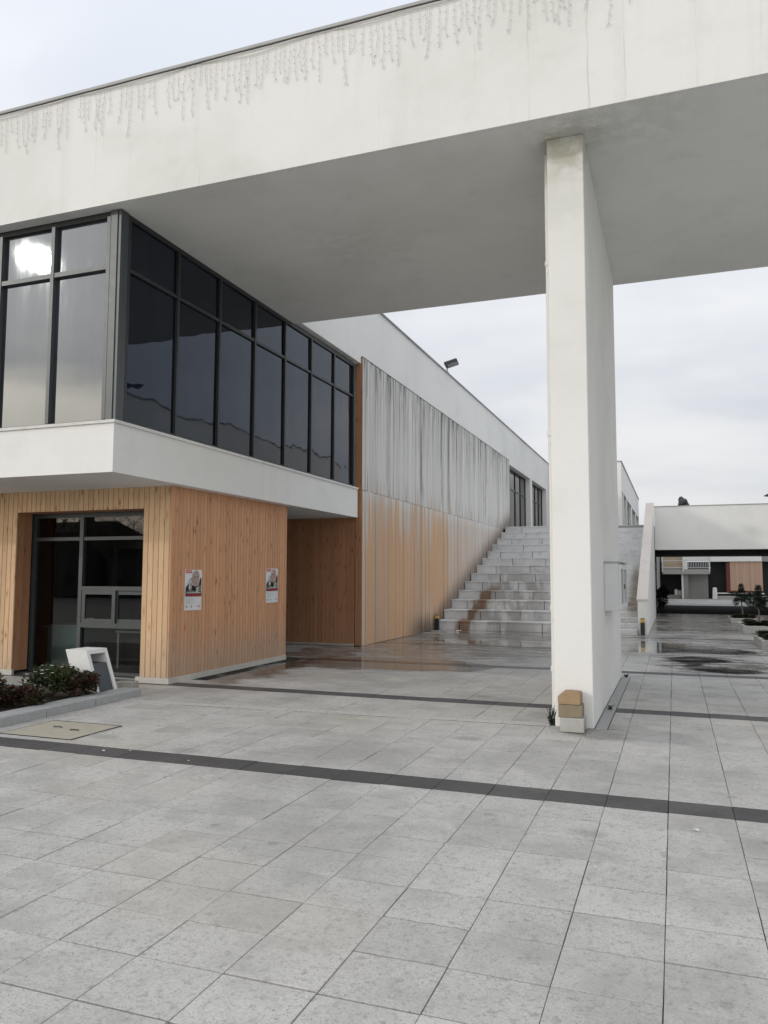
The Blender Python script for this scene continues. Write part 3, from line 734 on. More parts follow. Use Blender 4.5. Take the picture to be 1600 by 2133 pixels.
# drain pipe down the pier
dp = thing('drainpipe', 'slim white rain pipe clipped to the left side of the pier', 'pipe', (-1.275, 8.95, 0))
DI = Matrix.Translation((1.275, -8.95, 0))
def wpart(mb, name, mat, par, inv, smooth=False):
    o = link(name, mb.mesh(name, mat, smooth), par); setinv(o, inv); return o
b = MB(); b.tube([(-1.275, 8.95, .03), (-1.275, 8.95, ZS - .01)], .036, 12); wpart(b, 'pipe', 'pipe_plastic', dp, DI, False)
for z in (.55, 1.22, 3.2, 5.2):
    b = MB(); b.tube([(-1.275, 8.95, z), (-1.275, 8.95, z + .055)], .046, 12); wpart(b, 'pipe_collar', 'pipe_plastic', dp, DI)
    b = MB(); b.box(-1.29, -1.236, 8.9, 9.0, z - .10, z - .075); wpart(b, 'bracket', 'pipe_plastic', dp, DI)

# icicle light string on the fascia
ice = thing('icicle_lights', 'unlit icicle light string drooping along the top of the white canopy', 'string lights', (-4.8, 8.15, 8.1))
II = Matrix.Translation((4.8, -8.15, -8.1))
def cable_z(x): 
    u_ = (x % 1.9) / 1.9
    return 8.19 - .07 * (1 - (2 * u_ - 1) ** 2) * (.6 + .5 * math.sin(x * 2.3) ** 2)
b = MB(); b.tube([(-10 + i * .06, 8.158, cable_z(-10 + i * .06)) for i in range(170)], .0042, 5); wpart(b, 'lead_cable', 'lead_wire', ice, II)
def strand_mesh(L, seed):
    r = random.Random(seed); q = MB(); pts = [(0, 0, 0)]; n = max(4, int(L / .045)); ax = 0; ph = r.uniform(0, 6)
    kink = r.random() < .3
    for i in range(1, n + 1):
        ax += r.uniform(-.010, .010) + (.012 * math.sin(i * .9 + ph) if kink and i > n * .55 else 0); pts.append((ax, r.uniform(-.006, .002), -L * i / n))
    q.tube(pts, .0022, 4)
    for i in range(2, n + 1, 2):
        p = Vector(pts[i]); s_ = r.choice((-1, 1)); q.tube([p, p + Vector((s_ * r.uniform(.016, .03), -.006, -r.uniform(.004, .028)))], [.0022, .0036], 4)
    p = Vector(pts[-1]); q.tube([p, p + Vector((r.uniform(-.03, .03), 0, -.035))], .0034, 4)
    return q.mesh('light_strand', 'lead_wire')
SM_ = [strand_mesh(L, i) for i, L in enumerate((.22, .30, .34, .40, .44, .50, .54, .60, .64, .26, .47, .37))]
x = -9.4; i = 0; order = (7, 1, 4, 9, 8, 2, 5, 0, 10, 3, 6, 11)
while x < .9:
    link_o = link('light_strand', SM_[order[i % 12] if rnd.random() < .75 else rnd.randrange(12)], ice, (x, 8.160, cable_z(x) - .003)); setinv(link_o, II)
    link_o.scale = (rnd.choice((-1, 1)), 1, rnd.uniform(.9, 1.12)); x += rnd.uniform(.06, .11) + (.12 if rnd.random() < .06 else 0); i += 1

# notice cabinet on the pier
cab = thing('notice_cabinet', 'shallow pale grey notice cabinet with glazed doors fixed to the right face of the pier', 'cabinet', (-.83, 10.8, 1.18))
CI = Matrix.Translation((.83, -10.8, -1.18))
cx0, cx1, cy0, cy1, cz0, cz1 = -.831, -.655, 10.27, 11.62, 1.17, 1.775
b = MB(); b.box(cx0, cx1, cy0, cy1, cz0, cz1); q = wpart(b, 'case', 'cabinet_paint', cab, CI); bevel_mesh(q.data, .006)
for k in range(2):
    ya = cy0 + .02 + k * .66; yb = ya + .645
    b = MB(); e = .06
    b.box(cx1 + .001, cx1 + .026, ya, ya + e, cz0 + .02, cz1 - .02); b.box(cx1 + .001, cx1 + .026, yb - e, yb, cz0 + .02, cz1 - .02)
    b.box(cx1 + .001, cx1 + .026, ya + e, yb - e, cz0 + .02, cz0 + .02 + e); b.box(cx1 + .001, cx1 + .026, ya + e, yb - e, cz1 - .02 - e, cz1 - .02)
    d = wpart(b, 'door_frame', 'frame_white', cab, CI)
    b = MB(); b.box(cx1 + .001, cx1 + .010, ya + e, yb - e, cz0 + .02 + e, cz1 - .02 - e); wpart(b, 'door_pane', 'glass_far', d, CI)
b = MB(); b.box(cx1 + .027, cx1 + .04, 10.9, 10.94, 1.44, 1.50); wpart(b, 'lock', 'dark_metal', cab, CI)
b = MB(); b.box(cx0 + .01, cx1 + .03, cy0 - .012, cy1 + .012, cz1 + .001, cz1 + .02); wpart(b, 'lid', 'cabinet_panel', cab, CI)

# ================================================================== STAIRS
st = thing('bleacher_stair', 'broad grey granite seating steps with a rust stain, rising beside the weathered timber screen', 'steps', (-4.7, 22.73, 0))
STI = Matrix.Translation((4.7, -22.73, 0))
RIS, TRD, Y1 = .286, .868, 22.73
for i in range(13):
    y0 = Y1 + i * TRD; z1 = (i + 1) * RIS; xa = SX + .012
    xb = -2.61; cuts = [xa]; xx = xa + (1.25 if i % 2 else .72) - .1 * (i % 3)
    while xx < xb - .3: cuts.append(xx); xx += 1.22
    cuts.append(xb)
    for c0, c1 in zip(cuts, cuts[1:]):
        b = MB(); jy = rnd.uniform(-.004, .004); b.cbox(c0 + .009, c1 - .009, y0 + jy, y0 + TRD + .05, z1 - RIS + .003, z1 - .045, .002)
        o = wpart(b, 'step_block', 'step_granite', st, STI)
        b = MB(); b.cbox(c0 + .002, c1 - .002, y0 - .018 + jy, y0 + TRD + .004, z1 - .043, z1 + rnd.uniform(-.002, .001), .006)
        wpart(b, 'tread', 'step_granite', o, STI)
b = MB(); b.prism([(Y1 + .3, -.1), (33.5, -.1), (33.5, 3.66), (Y1 + 12 * TRD + .35, 3.38), (Y1 + .35, .0)], 0, SX + .02, -1.02)
# the body under the steps, kept inside the blocks
wpart(b, 'stair_core', 'concrete_shade', st, STI)
st2 = thing('granite_stair', 'narrow flight of low grey granite steps between the pier and the sloping parapet', 'stairs', (-1.8, 22.73, 0))
ST2I = Matrix.Translation((1.8, -22.73, 0))
for i in range(26):
    y0 = Y1 + i * TRD / 2; z1 = (i + 1) * RIS / 2
    cut = -1.75 + .5 * math.sin(i * 2.1)
    for c0, c1 in ((-2.602, cut), (cut, -.985)):
        b = MB(); b.cbox(c0 + .003, c1 - .003, y0 + rnd.uniform(-.004, .004), y0 + TRD / 2 + .05, z1 - RIS / 2 + .002, z1 + rnd.uniform(-.002, .001), .007)
        wpart(b, 'step', 'step_granite', st2, ST2I)
# sloping parapet
pa = thing('stair_parapet', 'white sloping parapet wall with pale stone coping beside the narrow stairs', 'wall', (-.85, 23, 0))
PAI = Matrix.Translation((.85, -23, 0))
b = MB(); b.prism([(22.95, 0), (33.95, 0), (33.95, 4.52), (33.2, 4.52), (22.95, .93)], 0, -.975, -.725); wpart(b, 'parapet_wall', 'plaster', pa, PAI)
nseg = 9
for k in range(nseg):
    ya, yb = 22.93 + (33.2 - 22.93) * k / nseg, 22.93 + (33.2 - 22.93) * (k + 1) / nseg
    f_ = lambda y: .935 + (y - 22.95) * (4.52 - .93) / (33.2 - 22.95)
    b = MB(); b.prism([(ya + .006, f_(ya)), (yb - .006, f_(yb)), (yb - .006, f_(yb) + .05), (ya + .006, f_(ya) + .05)], 0, -1.0, -.70); wpart(b, 'coping_stone', 'coping_stone', pa, PAI)

# bollard lights
def bollard(loc, label):
    t = thing('bollard_light', label, 'bollard', loc, group='bollard lights at the foot of the stairs')
    b = MB(); b.box(-.055, .055, -.055, .055, 0, .345); link('post', bevel_mesh(b.mesh('post', 'black_paint'), .01, 2), t)
    b = MB(); b.box(-.052, .052, -.052, .052, .346, .44); link('lens', bevel_mesh(b.mesh('lens', 'yellow_lens'), .008, 2), t)
    b = MB(); b.box(-.058, .058, -.058, .058, .441, .455); link('cap', b.mesh('cap', 'black_paint'), t)
bollard((-.85, 22.84, 0), 'black bollard light with yellow top against the end of the sloping parapet')
bollard((-6.66, 22.58, 0), 'black bollard light with yellow top in the corner of timber screen and seating steps')

# ================================================================== FOOTBRIDGE and beyond
br = thing('footbridge', 'white solid-sided footbridge over a dark underpass on the right', 'bridge', (3, 34, 0))
BI = Matrix.Translation((-3, -34, 0))
b = MB(); b.box(-.71, 7.63, 34.0, 34.22, 2.70, 4.47); wpart(b, 'fascia_wall', 'plaster', br, BI)
b = MB(); b.box(-.72, 7.63, 33.975, 34.245, 4.472, 4.50); wpart(b, 'coping', 'flashing', br, BI)
b = MB(); b.box(-1.0, 7.63, 34.225, 47.0, 2.72, 3.70); wpart(b, 'deck', 'room_dark', br, BI)  # near-black colour stands in for the shade under the bridge
b = MB(); b.box(-.71, 7.63, 46.8, 47.0, 3.70, 4.45); wpart(b, 'far_fascia', 'plaster', br, BI)
b = MB(); b.box(-1.0, -.92, 33.96, 47, 0, 2.71); uw = wpart(b, 'underpass_wall', 'room_dark', br, BI)  # underpass shade is put into this dark wall colour
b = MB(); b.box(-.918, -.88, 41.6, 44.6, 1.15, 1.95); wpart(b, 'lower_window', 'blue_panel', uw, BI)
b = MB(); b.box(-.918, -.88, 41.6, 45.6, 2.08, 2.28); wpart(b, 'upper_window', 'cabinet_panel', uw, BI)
b = MB(); b.box(5.6, 6.0, 34.3, 47, 0, 2.71); wpart(b, 'added_shade_wall', 'room_dark', br, BI)  # unseen dark wall added to keep light out of the underpass

b = MB(); b.box(-.9, 5.59, 36.6, 47.2, -.03, .006); struct(b.build('underpass_shade_sheet', 'wet_shade_dark'))  # dark sheet over the paving, coloured for bridge shade as well as wet

# crouching bronze figure on the bridge
fig = MB()
sx, sy, sz = .44, 36.0, 4.26
for c, r_ in (((.12, 0, .10), (.20, .17, .16)), ((.10, 0, .32), (.17, .17, .24)), ((.02, 0, .55), (.17, .20, .18)), ((-.08, 0, .70), (.095, .09, .115)), ((-.15, -.02, .66), (.06, .06, .07)),
              ((-.05, -.12, .28), (.08, .08, .20)), ((-.05, .12, .28), (.08, .08, .20)), ((-.12, -.12, .46), (.10, .07, .09)), ((-.12, .12, .46), (.10, .07, .09)), ((-.02, -.19, .50), (.075, .07, .14)), ((-.02, .19, .50), (.075, .07, .14)),
              ((-.14, -.09, .58), (.06, .08, .07)), ((-.06, 0, .06), (.15, .15, .08)), ((-.16, 0, .52), (.05, .09, .06))):
    fig.blob((sx + c[0], sy + c[1], sz + c[2]), r_, 2)
o = tag(fig.build('statue', 'bronze', smooth=True), 'dark bronze crouching figure on top of the white footbridge', 'statue')
m_ = o.modifiers.new('remesh', 'REMESH'); m_.mode = 'VOXEL'; m_.voxel_size = .028; m_.use_smooth_shade = True
tx = bpy.data.textures.new('bronze_lumps', 'CLOUDS'); tx.noise_scale = .11
m2 = o.modifiers.new('lumps', 'DISPLACE'); m2.texture = tx; m2.strength = .07; m2.mid_level = .5
pl = MB(); pl.box(.05, .85, 35.7, 36.3, 3.70, 4.27); tag(pl.build('pedestal', 'pale_concrete'), 'plain block under the bronze figure behind the bridge parapet', 'pedestal')

# street lamp cut by the right edge
lp = thing('street_lamp', 'dark street lamp head at the right edge above the footbridge', 'street lamp', (4.35, 39.0, 3.70))
b = MB(); b.tube([(0, 0, 0), (0, 0, 1.56)], [.05, .035], 10); link('pole', b.mesh('pole', 'dark_metal'), lp)
b = MB(); b.lathe([(.03, 1.78), (.10, 1.77), (.30, 1.66), (.46, 1.565), (.46, 1.555), (.06, 1.55), (.05, 1.5)][::-1], 0, 0, 20); link('lamp_hood', b.mesh('lamp_hood', 'dark_metal'), lp)
b = MB(); b.lathe([(.10, 1.52), (.13, 1.548)], 0, 0, 14); link('lens', b.mesh('lens', 'frame_white'), lp)

# rear wing of the building seen past the pier
fb = thing('rear_wing', 'white upper wing with a row of tall windows behind the pier', 'building', (-2.7, 46.4, 3.7))
FI = Matrix.Translation((2.7, -46.4, -3.7))
b = MB(); b.box(-8.6, -2.70, 46.4, 70, 6.52, 8.18); b.box(-8.6, -3.02, 46.41, 69.9, 3.7, 6.52)
yw = [(47.0, 48.0), (48.5, 51.4), (52.2, 57.2), (58.6, 63.8), (65.0, 69.4)]
edges = [46.402] + [v for p in yw for v in p] + [69.98]
for a0, a1 in zip(edges[0::2], edges[1::2]): b.box(-3.02, -2.703, a0, a1, 3.7, 6.519)
wpart(b, 'wing_wall', 'plaster', fb, FI)
b = MB(); b.box(-8.65, -2.65, 46.35, 70.05, 8.182, 8.23); wpart(b, 'roof_coping', 'flashing', fb, FI)
for a0, a1 in yw: deep_window(a0 + .01, a1 - .01, 3.70, 6.515, 5.4, -2.7, 2, fb, FI, depth=.24)

# courtyard building at the far end
cb = thing('courtyard_building', 'far low building with a railed balcony and vertical wood cladding seen through the underpass', 'building', (2.5, 62, 0))
CBI = Matrix.Translation((-2.5, -62, 0))
def cp(mb, name, mat, par=None): return wpart(mb, name, mat, par or cb, CBI)
b = MB(); b.box(-6, 14, 63.2, 70, 0, 2.72); cp(b, 'back_wall', 'frame_black')
b = MB(); b.box(-6, 14, 62.9, 70, 3.4, 4.9); cp(b, 'upper_storey', 'room_dark')
b = MB(); b.box(2.5, 5.9, 61.9, 63.19, 2.72, 3.36); cp(b, 'fascia', 'plaster')
b = MB(); b.box(5.9, 10, 62.1, 63.19, 2.72, 3.36); cp(b, 'fascia', 'concrete_shade')
# balcony
b = MB(); b.box(-.80, 2.45, 61.4, 63.19, 1.80, 2.16); bal = cp(b, 'balcony', 'pale_concrete')
b = MB(); b.box(-.80, .60, 62.9, 63.195, 2.20, 3.38); tw = cp(b, 'block_wall', 'tan_block', bal)
for i in range(6):
    for j in range(4):
        x0 = -.78 + i * .23; z0 = 2.22 + j * .285
        q = MB(); q.cbox(0, .21, 0, .265, 0, .03, .006); q2 = MB()
        q2.box(x0, x0 + .215, 62.86, 62.899, z0, z0 + .27); q2.box(x0 + .05, x0 + .165, 62.85, 62.859, z0 + .06, z0 + .21)
        cp(q2, 'hollow_block', 'tan_block', tw)
b = MB(); b.box(.60, .95, 62.5, 63.19, 2.17, 3.38); b.box(.95, 2.45, 62.5, 63.19, 2.80, 3.38); cp(b, 'balcony_wall', 'plaster', bal)
for k in range(13):
    b = MB(); xx = .98 + k * .115; b.box(xx, xx + .03, 61.5, 61.53, 2.32, 2.76); cp(b, 'baluster', 'frame_white', bal)
for z in (2.24, 2.76):
    b = MB(); b.box(-.84, 2.5, 61.42, 61.47, z, z + .05); cp(b, 'rail', 'frame_white', bal)
for xx in (-.84, .58, 2.36):
    b = MB(); b.box(xx, xx + .09, 61.32, 61.395, 1.95, 3.1 if xx != .58 else 2.3); cp(b, 'rail_post', 'frame_white', bal)
b = MB(); b.box(.50, .62, 61.6, 61.75, 0, 1.80); cp(b, 'post', 'plaster')
b = MB(); b.box(.62, .95, 61.65, 63.1, 0, 1.80); b.box(.95, 2.32, 62.2, 63.1, 0, 1.80); cp(b, 'stair_block', 'concrete_shade')
b = MB(); b.box(-1.2, .50, 61.9, 62.2, 0, .28); cp(b, 'sill_wall', 'concrete_shade')
# wood panel
b = MB(); b.box(3.55, 5.95, 62.05, 63.18, .46, 2.715); wp = cp(b, 'wood_panel', 'red_base')
nb = 26
for i in range(nb):
    x0 = 3.80 + i * (2.13 / nb); q = MB(); q.cbox(0, .076, 0, .03, 0, 1, .004)
    q = MB(); q.box(x0 + .004, x0 + .078, 62.02, 62.049, .62, 2.71); cp(q, 'cladding_board', 'pink_board', wp)
b = MB(); b.box(2.9, 6.0, 61.95, 63.17, .38, .455); cp(b, 'base_ledge', 'plaster')
b = MB(); b.box(2.7, 10, 61.3, 63.1, 0, .24); cp(b, 'low_wall', 'pale_concrete')

def leafball(mb, c, r, n, L, Wd, r0=.55, rg=rnd):
    for _ in range(n):
        d = Vector((rg.gauss(0, 1), rg.gauss(0, 1), rg.gauss(0, 1))).normalized(); k = r0 + (1 - r0) * rg.random() ** .7
        p = Vector((c[0] + d.x * r[0] * k, c[1] + d.y * r[1] * k, c[2] + d.z * r[2] * k))
        mb.leaf(p, (d + Vector((rg.uniform(-.8, .8), rg.uniform(-.8, .8), rg.uniform(-.4, .8)))), (rg.uniform(-.5, .5), rg.uniform(-.5, .5), 1), L * rg.uniform(.7, 1.3), Wd * rg.uniform(.7, 1.3))

# far white bin in the courtyard, and things at the sill
b = MB(); b.prism([(2.52, .02), (2.86, .02), (2.83, .80), (2.78, .85), (2.60, .85), (2.56, .80)], 1, 60.7, 61.0); tag(bevel_mesh(b.mesh('x', 'white_concrete'), .03, 2) and link('litter_bin', bpy.data.meshes['x']), 'small white bin in front of the far wood clad building', 'bin')
b = MB(); b.lathe([(.11, .282), (.12, .34), (.12, .62), (.06, .68), (.06, .70)], .10, 62.05, 12); tag(b.build('canister', 'mug_white'), 'white canister on the sill left of the far balcony post', 'canister')
b = MB(); b.box(.24, .47, 61.95, 62.15, .282, .60); b.box(.28, .34, 61.93, 61.949, .35, .55); b.box(.38, .44, 61.93, 61.949, .35, .55); tag(b.build('crate', 'ink_light'), 'small pale crate beside the far balcony post', 'crate')

# conifers in low planters on the right
def planter(name, x0, x1, y0, y1, h, label):
    t = thing(name, label, 'planter', ((x0 + x1) / 2, (y0 + y1) / 2, 0), group='low concrete planters on the right')
    hx, hy = (x1 - x0) / 2, (y1 - y0) / 2; e = .09
    b = MB(); b.cbox(-hx, hx, -hy, -hy + e, 0, h, .01); b.cbox(-hx, hx, hy - e, hy, 0, h, .01); b.cbox(-hx, -hx + e, -hy + e, hy - e, 0, h, .01); b.cbox(hx - e, hx, -hy + e, hy - e, 0, h, .01)
    link('kerb', b.mesh('kerb', 'pale_concrete'), t)
    b = MB(); b.box(-hx + e, hx - e, -hy + e, hy - e, 0, h - .03); link('soil', b.mesh('soil', 'soil'), t)
planter('planter', 1.82, 2.62, 29.9, 31.6, .17, 'farthest low concrete planter, with a small conifer, near the underpass')
planter('planter', 1.80, 2.85, 24.5, 26.8, .22, 'middle low concrete planter with ornamental cabbages and a conifer')
planter('planter', 1.78, 2.8, 19.3, 21.2, .20, 'nearest low concrete planter, cut by the right edge of the picture')
def conifer(loc, h, seed, label):
    r = random.Random(seed)
    t = thing('conifer', label, 'tree', loc, group='small conifers in planters')
    b = MB(); b.tube([(0, 0, 0), (.01, 0, h * .25), (-.012, .01, h * .5), (0, 0, h * .75)], [.030, .024, .022, .012], 8); link('trunk', b.mesh('trunk', 'bark'), t)
    b = MB()
    for c, rr, n in (((0, 0, h * .93), (.085, .085, .15), 420), ((0, 0, h * .78), (.14, .14, .13), 480), ((0, 0, h * .64), (.21, .2, .12), 620), ((-.26, .02, h * .73), (.20, .09, .05), 300), ((.26, -.02, h * .71), (.22, .1, .06), 330), ((-.17, .03, h * .52), (.11, .1, .13), 320), ((.15, -.03, h * .53), (.13, .1, .12), 340), ((.05, .12, h * .6), (.15, .12, .14), 260)):
        c = (c[0] + r.uniform(-.03, .03), c[1], c[2] + r.uniform(-.02, .02)); leafball(b, c, rr, n, .055, .010, .2, r)
    link('crown', b.mesh('crown', 'leaf_conifer'), t)
conifer((2.23, 30.6, .13), 1.16, 3, 'small dark conifer in the farthest low planter')
conifer((2.33, 25.8, .18), 1.10, 5, 'small dark conifer in the middle low planter')
def cabbages(spots, label, seed, oran=False):
    r = random.Random(seed)
    for i, (x, y, z, s) in enumerate(spots):
        x += r.uniform(-.05, .05); y += r.uniform(-.12, .12); s *= r.uniform(.6, 1.15)
        t = thing('ornamental_cabbage', label, 'plant', (x, y, z), r.uniform(0, 6), group=label)
        b = MB()
        for k in range(34):
            a = k * 2.4; q = (k / 34); d = Vector((math.cos(a), math.sin(a), .25 + 1.4 * (1 - q)))
            b.leaf((math.cos(a) * .02, math.sin(a) * .02, .01 + .05 * (1 - q)), d, (0, 0, 1), s * (.5 + .6 * q), s * .28)
        link('leaves', b.mesh('leaves', 'petal_orange' if (oran and i == 3) else 'leaf_cabbage'), t)
cabbages([(1.98 + .17 * (i % 4), 30.25 + .4 * (i // 4), .14, .22) for i in (0, 1, 3, 4, 6)], 'small leafy plant in the farthest planter', 4)
cabbages([(2.0 + .2 * (i % 4), 24.75 + .42 * (i // 4), .19, .26) for i in (0, 1, 2, 3, 5, 8, 10)], 'ornamental cabbage in the middle planter', 5, True)
cabbages([(1.98 + .2 * (i % 4), 19.6 + .42 * (i // 4), .17, .26) for i in (0, 2, 3, 5, 8, 10)], 'leafy plant in the nearest planter', 6)
# dark shrub tucked against the underpass mouth
sh = thing('shrub', 'dark leafy shrub against the parapet at the mouth of the underpass', 'shrub', (-.55, 38.2, 0))
b = MB()
for k in range(4): b.tube([(0, 0, 0), (.05 * math.cos(k * 1.7), .08 * math.sin(k * 1.7), .5), (.12 * math.cos(k * 1.7), .2 * math.sin(k * 1.7), .9)], [.016, .012, .006], 6)
link('stems', b.mesh('stems', 'bark'), sh)
b = MB(); leafball(b, (0, 0, .62), (.24, .35, .45), 520, .13, .035, .2); leafball(b, (.1, 0, .95), (.18, .3, .2), 200, .13, .035, .2); link('foliage', b.mesh('foliage', 'leaf_dark'), sh)

# floodlights on the parapet
def floodlight(loc, rz, label):
    t = thing('floodlight', label, 'floodlight', loc, rz, group='roof edge floodlights')
    b = MB(); b.box(-.05, .05, -.05, .05, 0, .02); b.box(-.015, .015, -.015, .015, .02, .22); b.box(-.02, .02, -.18, .18, .20, .235); link('bracket', b.mesh('bracket', 'dark_metal'), t)
    b = MB(); b.box(-.20, .24, -.26, .26, -.05, .05); o = link('lamp_body', bevel_mesh(b.mesh('lamp_body', 'dark_metal'), .02), t, (.12, 0, .30), (0, math.radians(-16), 0))
    b = MB(); b.box(-.18, .22, -.24, .24, -.056, -.052); link('lamp_glass', b.mesh('lamp_glass', 'glass_far'), o)
floodlight((-6.80, 24.3, ZR), math.radians(8), 'dark floodlight standing on the roof edge of the left building')

# ================================================================== opposite wing (mirrored in the glazing)
ow = thing('opposite_wing', 'white wing opposite the glazing, seen only mirrored in the dark panes', 'building', (7.7, 20, 0))
OI = Matrix.Translation((-7.7, -20, 0)); ZO = 9.25
b = MB(); b.box(7.70, 15, 24, 50, 5.2, ZO - .03); b.box(7.86, 15, 24.01, 49.99, 0, 5.2); wpart(b, 'wing_wall', 'plaster', ow, OI)
b = MB(); b.box(7.64, 15, 23.95, 50.05, ZO - .028, ZO + .02); wpart(b, 'roof_coping', 'flashing', ow, OI)
for k in range(6):
    y0 = 25 + k * 1.5; b = MB(); b.box(7.80, 7.859, y0, y0 + .9, 1.0, 3.0); wpart(b, 'window', 'glass_far', ow, OI)
floodlight((7.75, 27.0, ZO + .02), math.radians(180), 'dark floodlight on the opposite roof, mirrored in the nearest pane')

# ================================================================== small things near the camera
# stacked blocks at the foot of the pier
def block(name, mat, x0, x1, y0, y1, z0, z1, label, seed, chip=None, rz=0.0):
    cx, cy = (x0 + x1) / 2, (y0 + y1) / 2
    b = MB()
    if chip == 'corner': b.prism([(x0 - cx, 0), (x1 - cx, 0), (x1 - cx, z1 - z0 - .012), (x1 - cx - .02, z1 - z0), (x0 - cx + .055, z1 - z0), (x0 - cx, z1 - z0 - .045)], 1, y0 - cy, y1 - cy)
    elif chip == 'notch': b.prism([(y0 - cy, 0), (y0 - cy + .05, 0), (y0 - cy + .055, .05), (y1 - cy - .05, .05), (y1 - cy - .045, 0), (y1 - cy, 0), (y1 - cy, z1 - z0), (y0 - cy, z1 - z0)], 0, x0 - cx, x1 - cx)
    else: b.box(x0 - cx, x1 - cx, y0 - cy, y1 - cy, 0, z1 - z0)
    me = b.mesh(name, mat); bevel_mesh(me, .007, 2)
    if chip != 'notch': rough_mesh(me, .0035, 14, 2, seed)
    o = link(name, me, None, (cx, cy, z0), (0, 0, rz)); tag(o, label, 'block', 'blocks stacked at the foot of the pier')
block('concrete_block', 'pale_concrete', -1.148, -.905, 8.36, 8.58, .002, .145, 'pale grey concrete block at the bottom of the stack by the pier', 1, 'notch')
block('brick', 'brick_brown', -1.168, -.925, 8.38, 8.59, .147, .275, 'brown stone brick in the middle of the stack by the pier', 2, None, .02)
block('brick', 'brick_tan', -1.168, -.940, 8.38, 8.58, .279, .405, 'tan chipped brick on top of the stack by the pier', 3, 'corner', -.01)

# drainage channel from flower bed to pier
ch = thing('drain_channel', 'pale slotted drainage channel across the paving from flower bed to pier', 'drain', (-3.8, 8.6, 0))
p0, p1 = Vector((-6.42, 8.43, 0)), Vector((-1.30, 8.70, 0)); d = (p1 - p0); L = d.length; ch.rotation_euler = (0, 0, math.atan2(d.y, d.x)); ch.location = (p0 + p1) / 2
NPC = 10; pl_ = L / NPC
def grate():
    q = MB(); w2 = .065; a = -pl_ / 2 + .003; e = pl_ / 2 - .003
    q.box(a, e, -w2, -w2 + .022, -.02, .006); q.box(a, e, w2 - .022, w2, -.02, .006); q.box(a, e, -.009, .009, -.02, .006)
    n = 13; s_ = (e - a) / n
    for k in range(n): 
        q.box(a + k * s_, a + k * s_ + s_ * .5, -w2 + .022, -.009, -.02, .0055); q.box(a + (k + .3) * s_, a + k * s_ + s_ * .8, .009, w2 - .022, -.02, .0055)
    return q.mesh('grate', 'grate_plastic')
gm = grate()
for k in range(NPC): link('grate', gm, ch, (-L / 2 + (k + .5) * pl_, 0, rnd.uniform(-.001, .001)))
b = MB(); b.box(-L / 2, L / 2, -.068, .068, -.03, .0012); link('channel_bed', b.mesh('channel_bed', 'black_paint'), ch)
# gutter strip at the right foot of the pier
b = MB(); b.box(-.826, -.70, 8.66, 13.2, -.02, .0025)
gs = tag(b.build('pier_gutter', 'kerb_granite'), 'narrow stone gutter strip along the right foot of the pier', 'gutter')
for xx in (-.829, -.698):
    b = MB(); b.box(xx - .005, xx + .005, 8.66, 13.2, -.02, .0035); link('joint', b.mesh('joint', 'black_paint'), gs)

# flower bed kerb
kb = thing('kerb', 'grey granite kerb edging the flower bed', 'kerb', (-6.78, 7, 0))
KI = Matrix.Translation((6.78, -7, 0))
for (ya, yb) in ((4.4, 5.42), (5.43, 6.45), (6.46, 7.12), (7.13, 7.92), (7.93, 8.80)):
    b = MB(); b.cbox(-6.98, -6.70, ya, yb, 0, .105, .012); wpart(b, 'kerb_stone', 'kerb_granite', kb, KI)
for k in range(4):
    b = MB(); b.cbox(-6.99 - (k + 1) * .9 + .005, -6.99 - k * .9, 8.62, 8.80, 0, .075, .012); wpart(b, 'kerb_stone', 'kerb_granite', kb, KI)
b = MB(); b.box(-10.6, -6.985, 4.4, 8.61, 0, .07); struct(b.build('flower_bed_soil', 'soil'))
# manhole cover
mc = thing('manhole_cover', 'square sandy concrete access cover with two lifting slots beside the kerb', 'cover', (-6.0, 6.62, 0))
b = MB(); b.cbox(-.46, .43, -.37, .36, -.02, .005, .003); link('cover_plate', b.mesh('cover_plate', 'cover_concrete'), mc)
b = MB(); b.box(-.475, .445, -.385, -.371, -.02, .004); b.box(-.475, .445, .361, .375, -.02, .006); b.box(-.475, -.461, -.371, .361, -.02, .004); b.box(.431, .445, -.371, .361, -.02, .006); link('rim', b.mesh('rim', 'black_paint'), mc)
for (x, y) in ((-.12, .05), (.16, -.02)):
    b = MB(); b.tube([(x - .055, y, .004), (x - .045, y, .016), (x + .045, y + .004, .016), (x + .055, y + .004, .004)], .006, 6); link('handle', b.mesh('handle', 'dark_metal'), mc)

# litter bin of white concrete
lb = thing('litter_bin', 'leaning white concrete litter bin with dark grey liner beside the flower bed', 'bin', (-7.27, 8.62, .07))
H_ = .545; D_ = .40; sl = -.20
def pt(x, y, z): return (x + sl * z / H_, y, z)
def slab_poly(x0, x1, y0, y1, z0, z1):
    q = MB(); q.v = [pt(x0, y0, z0), pt(x1, y0, z0), pt(x1, y1, z0), pt(x0, y1, z0), pt(x0, y0, z1), pt(x1, y0, z1), pt(x1, y1, z1), pt(x0, y1, z1)]
    q.f = [(0, 3, 2, 1), (4, 5, 6, 7), (0, 1, 5, 4), (1, 2, 6, 5), (2, 3, 7, 6), (3, 0, 4, 7)]; return q
bx = MB()
for q in (slab_poly(-.17, .17, -.20, -.145, 0, H_), slab_poly(-.17, .17, .145, .20, 0, H_), slab_poly(-.17, .17, -.145, .145, H_ - .055, H_), slab_poly(-.17, -.12, -.145, .145, 0, H_ - .055)):
    o_ = len(bx.v); bx.v += q.v; bx.f += [tuple(i + o_ for i in f) for f in q.f]
link('concrete_shell', bx.mesh('concrete_shell', 'white_concrete'), lb)
q = slab_poly(-.118, .150, -.143, .143, .01, .36); link('liner', q.mesh('liner', 'bin_metal'), lb)
b = MB(); b.cbox(-.14, .14, -.09, .09, 0, .13, .01); me = rough_mesh(b.mesh('stone_block', 'rough_concrete'), .008, 8, 2, 3)
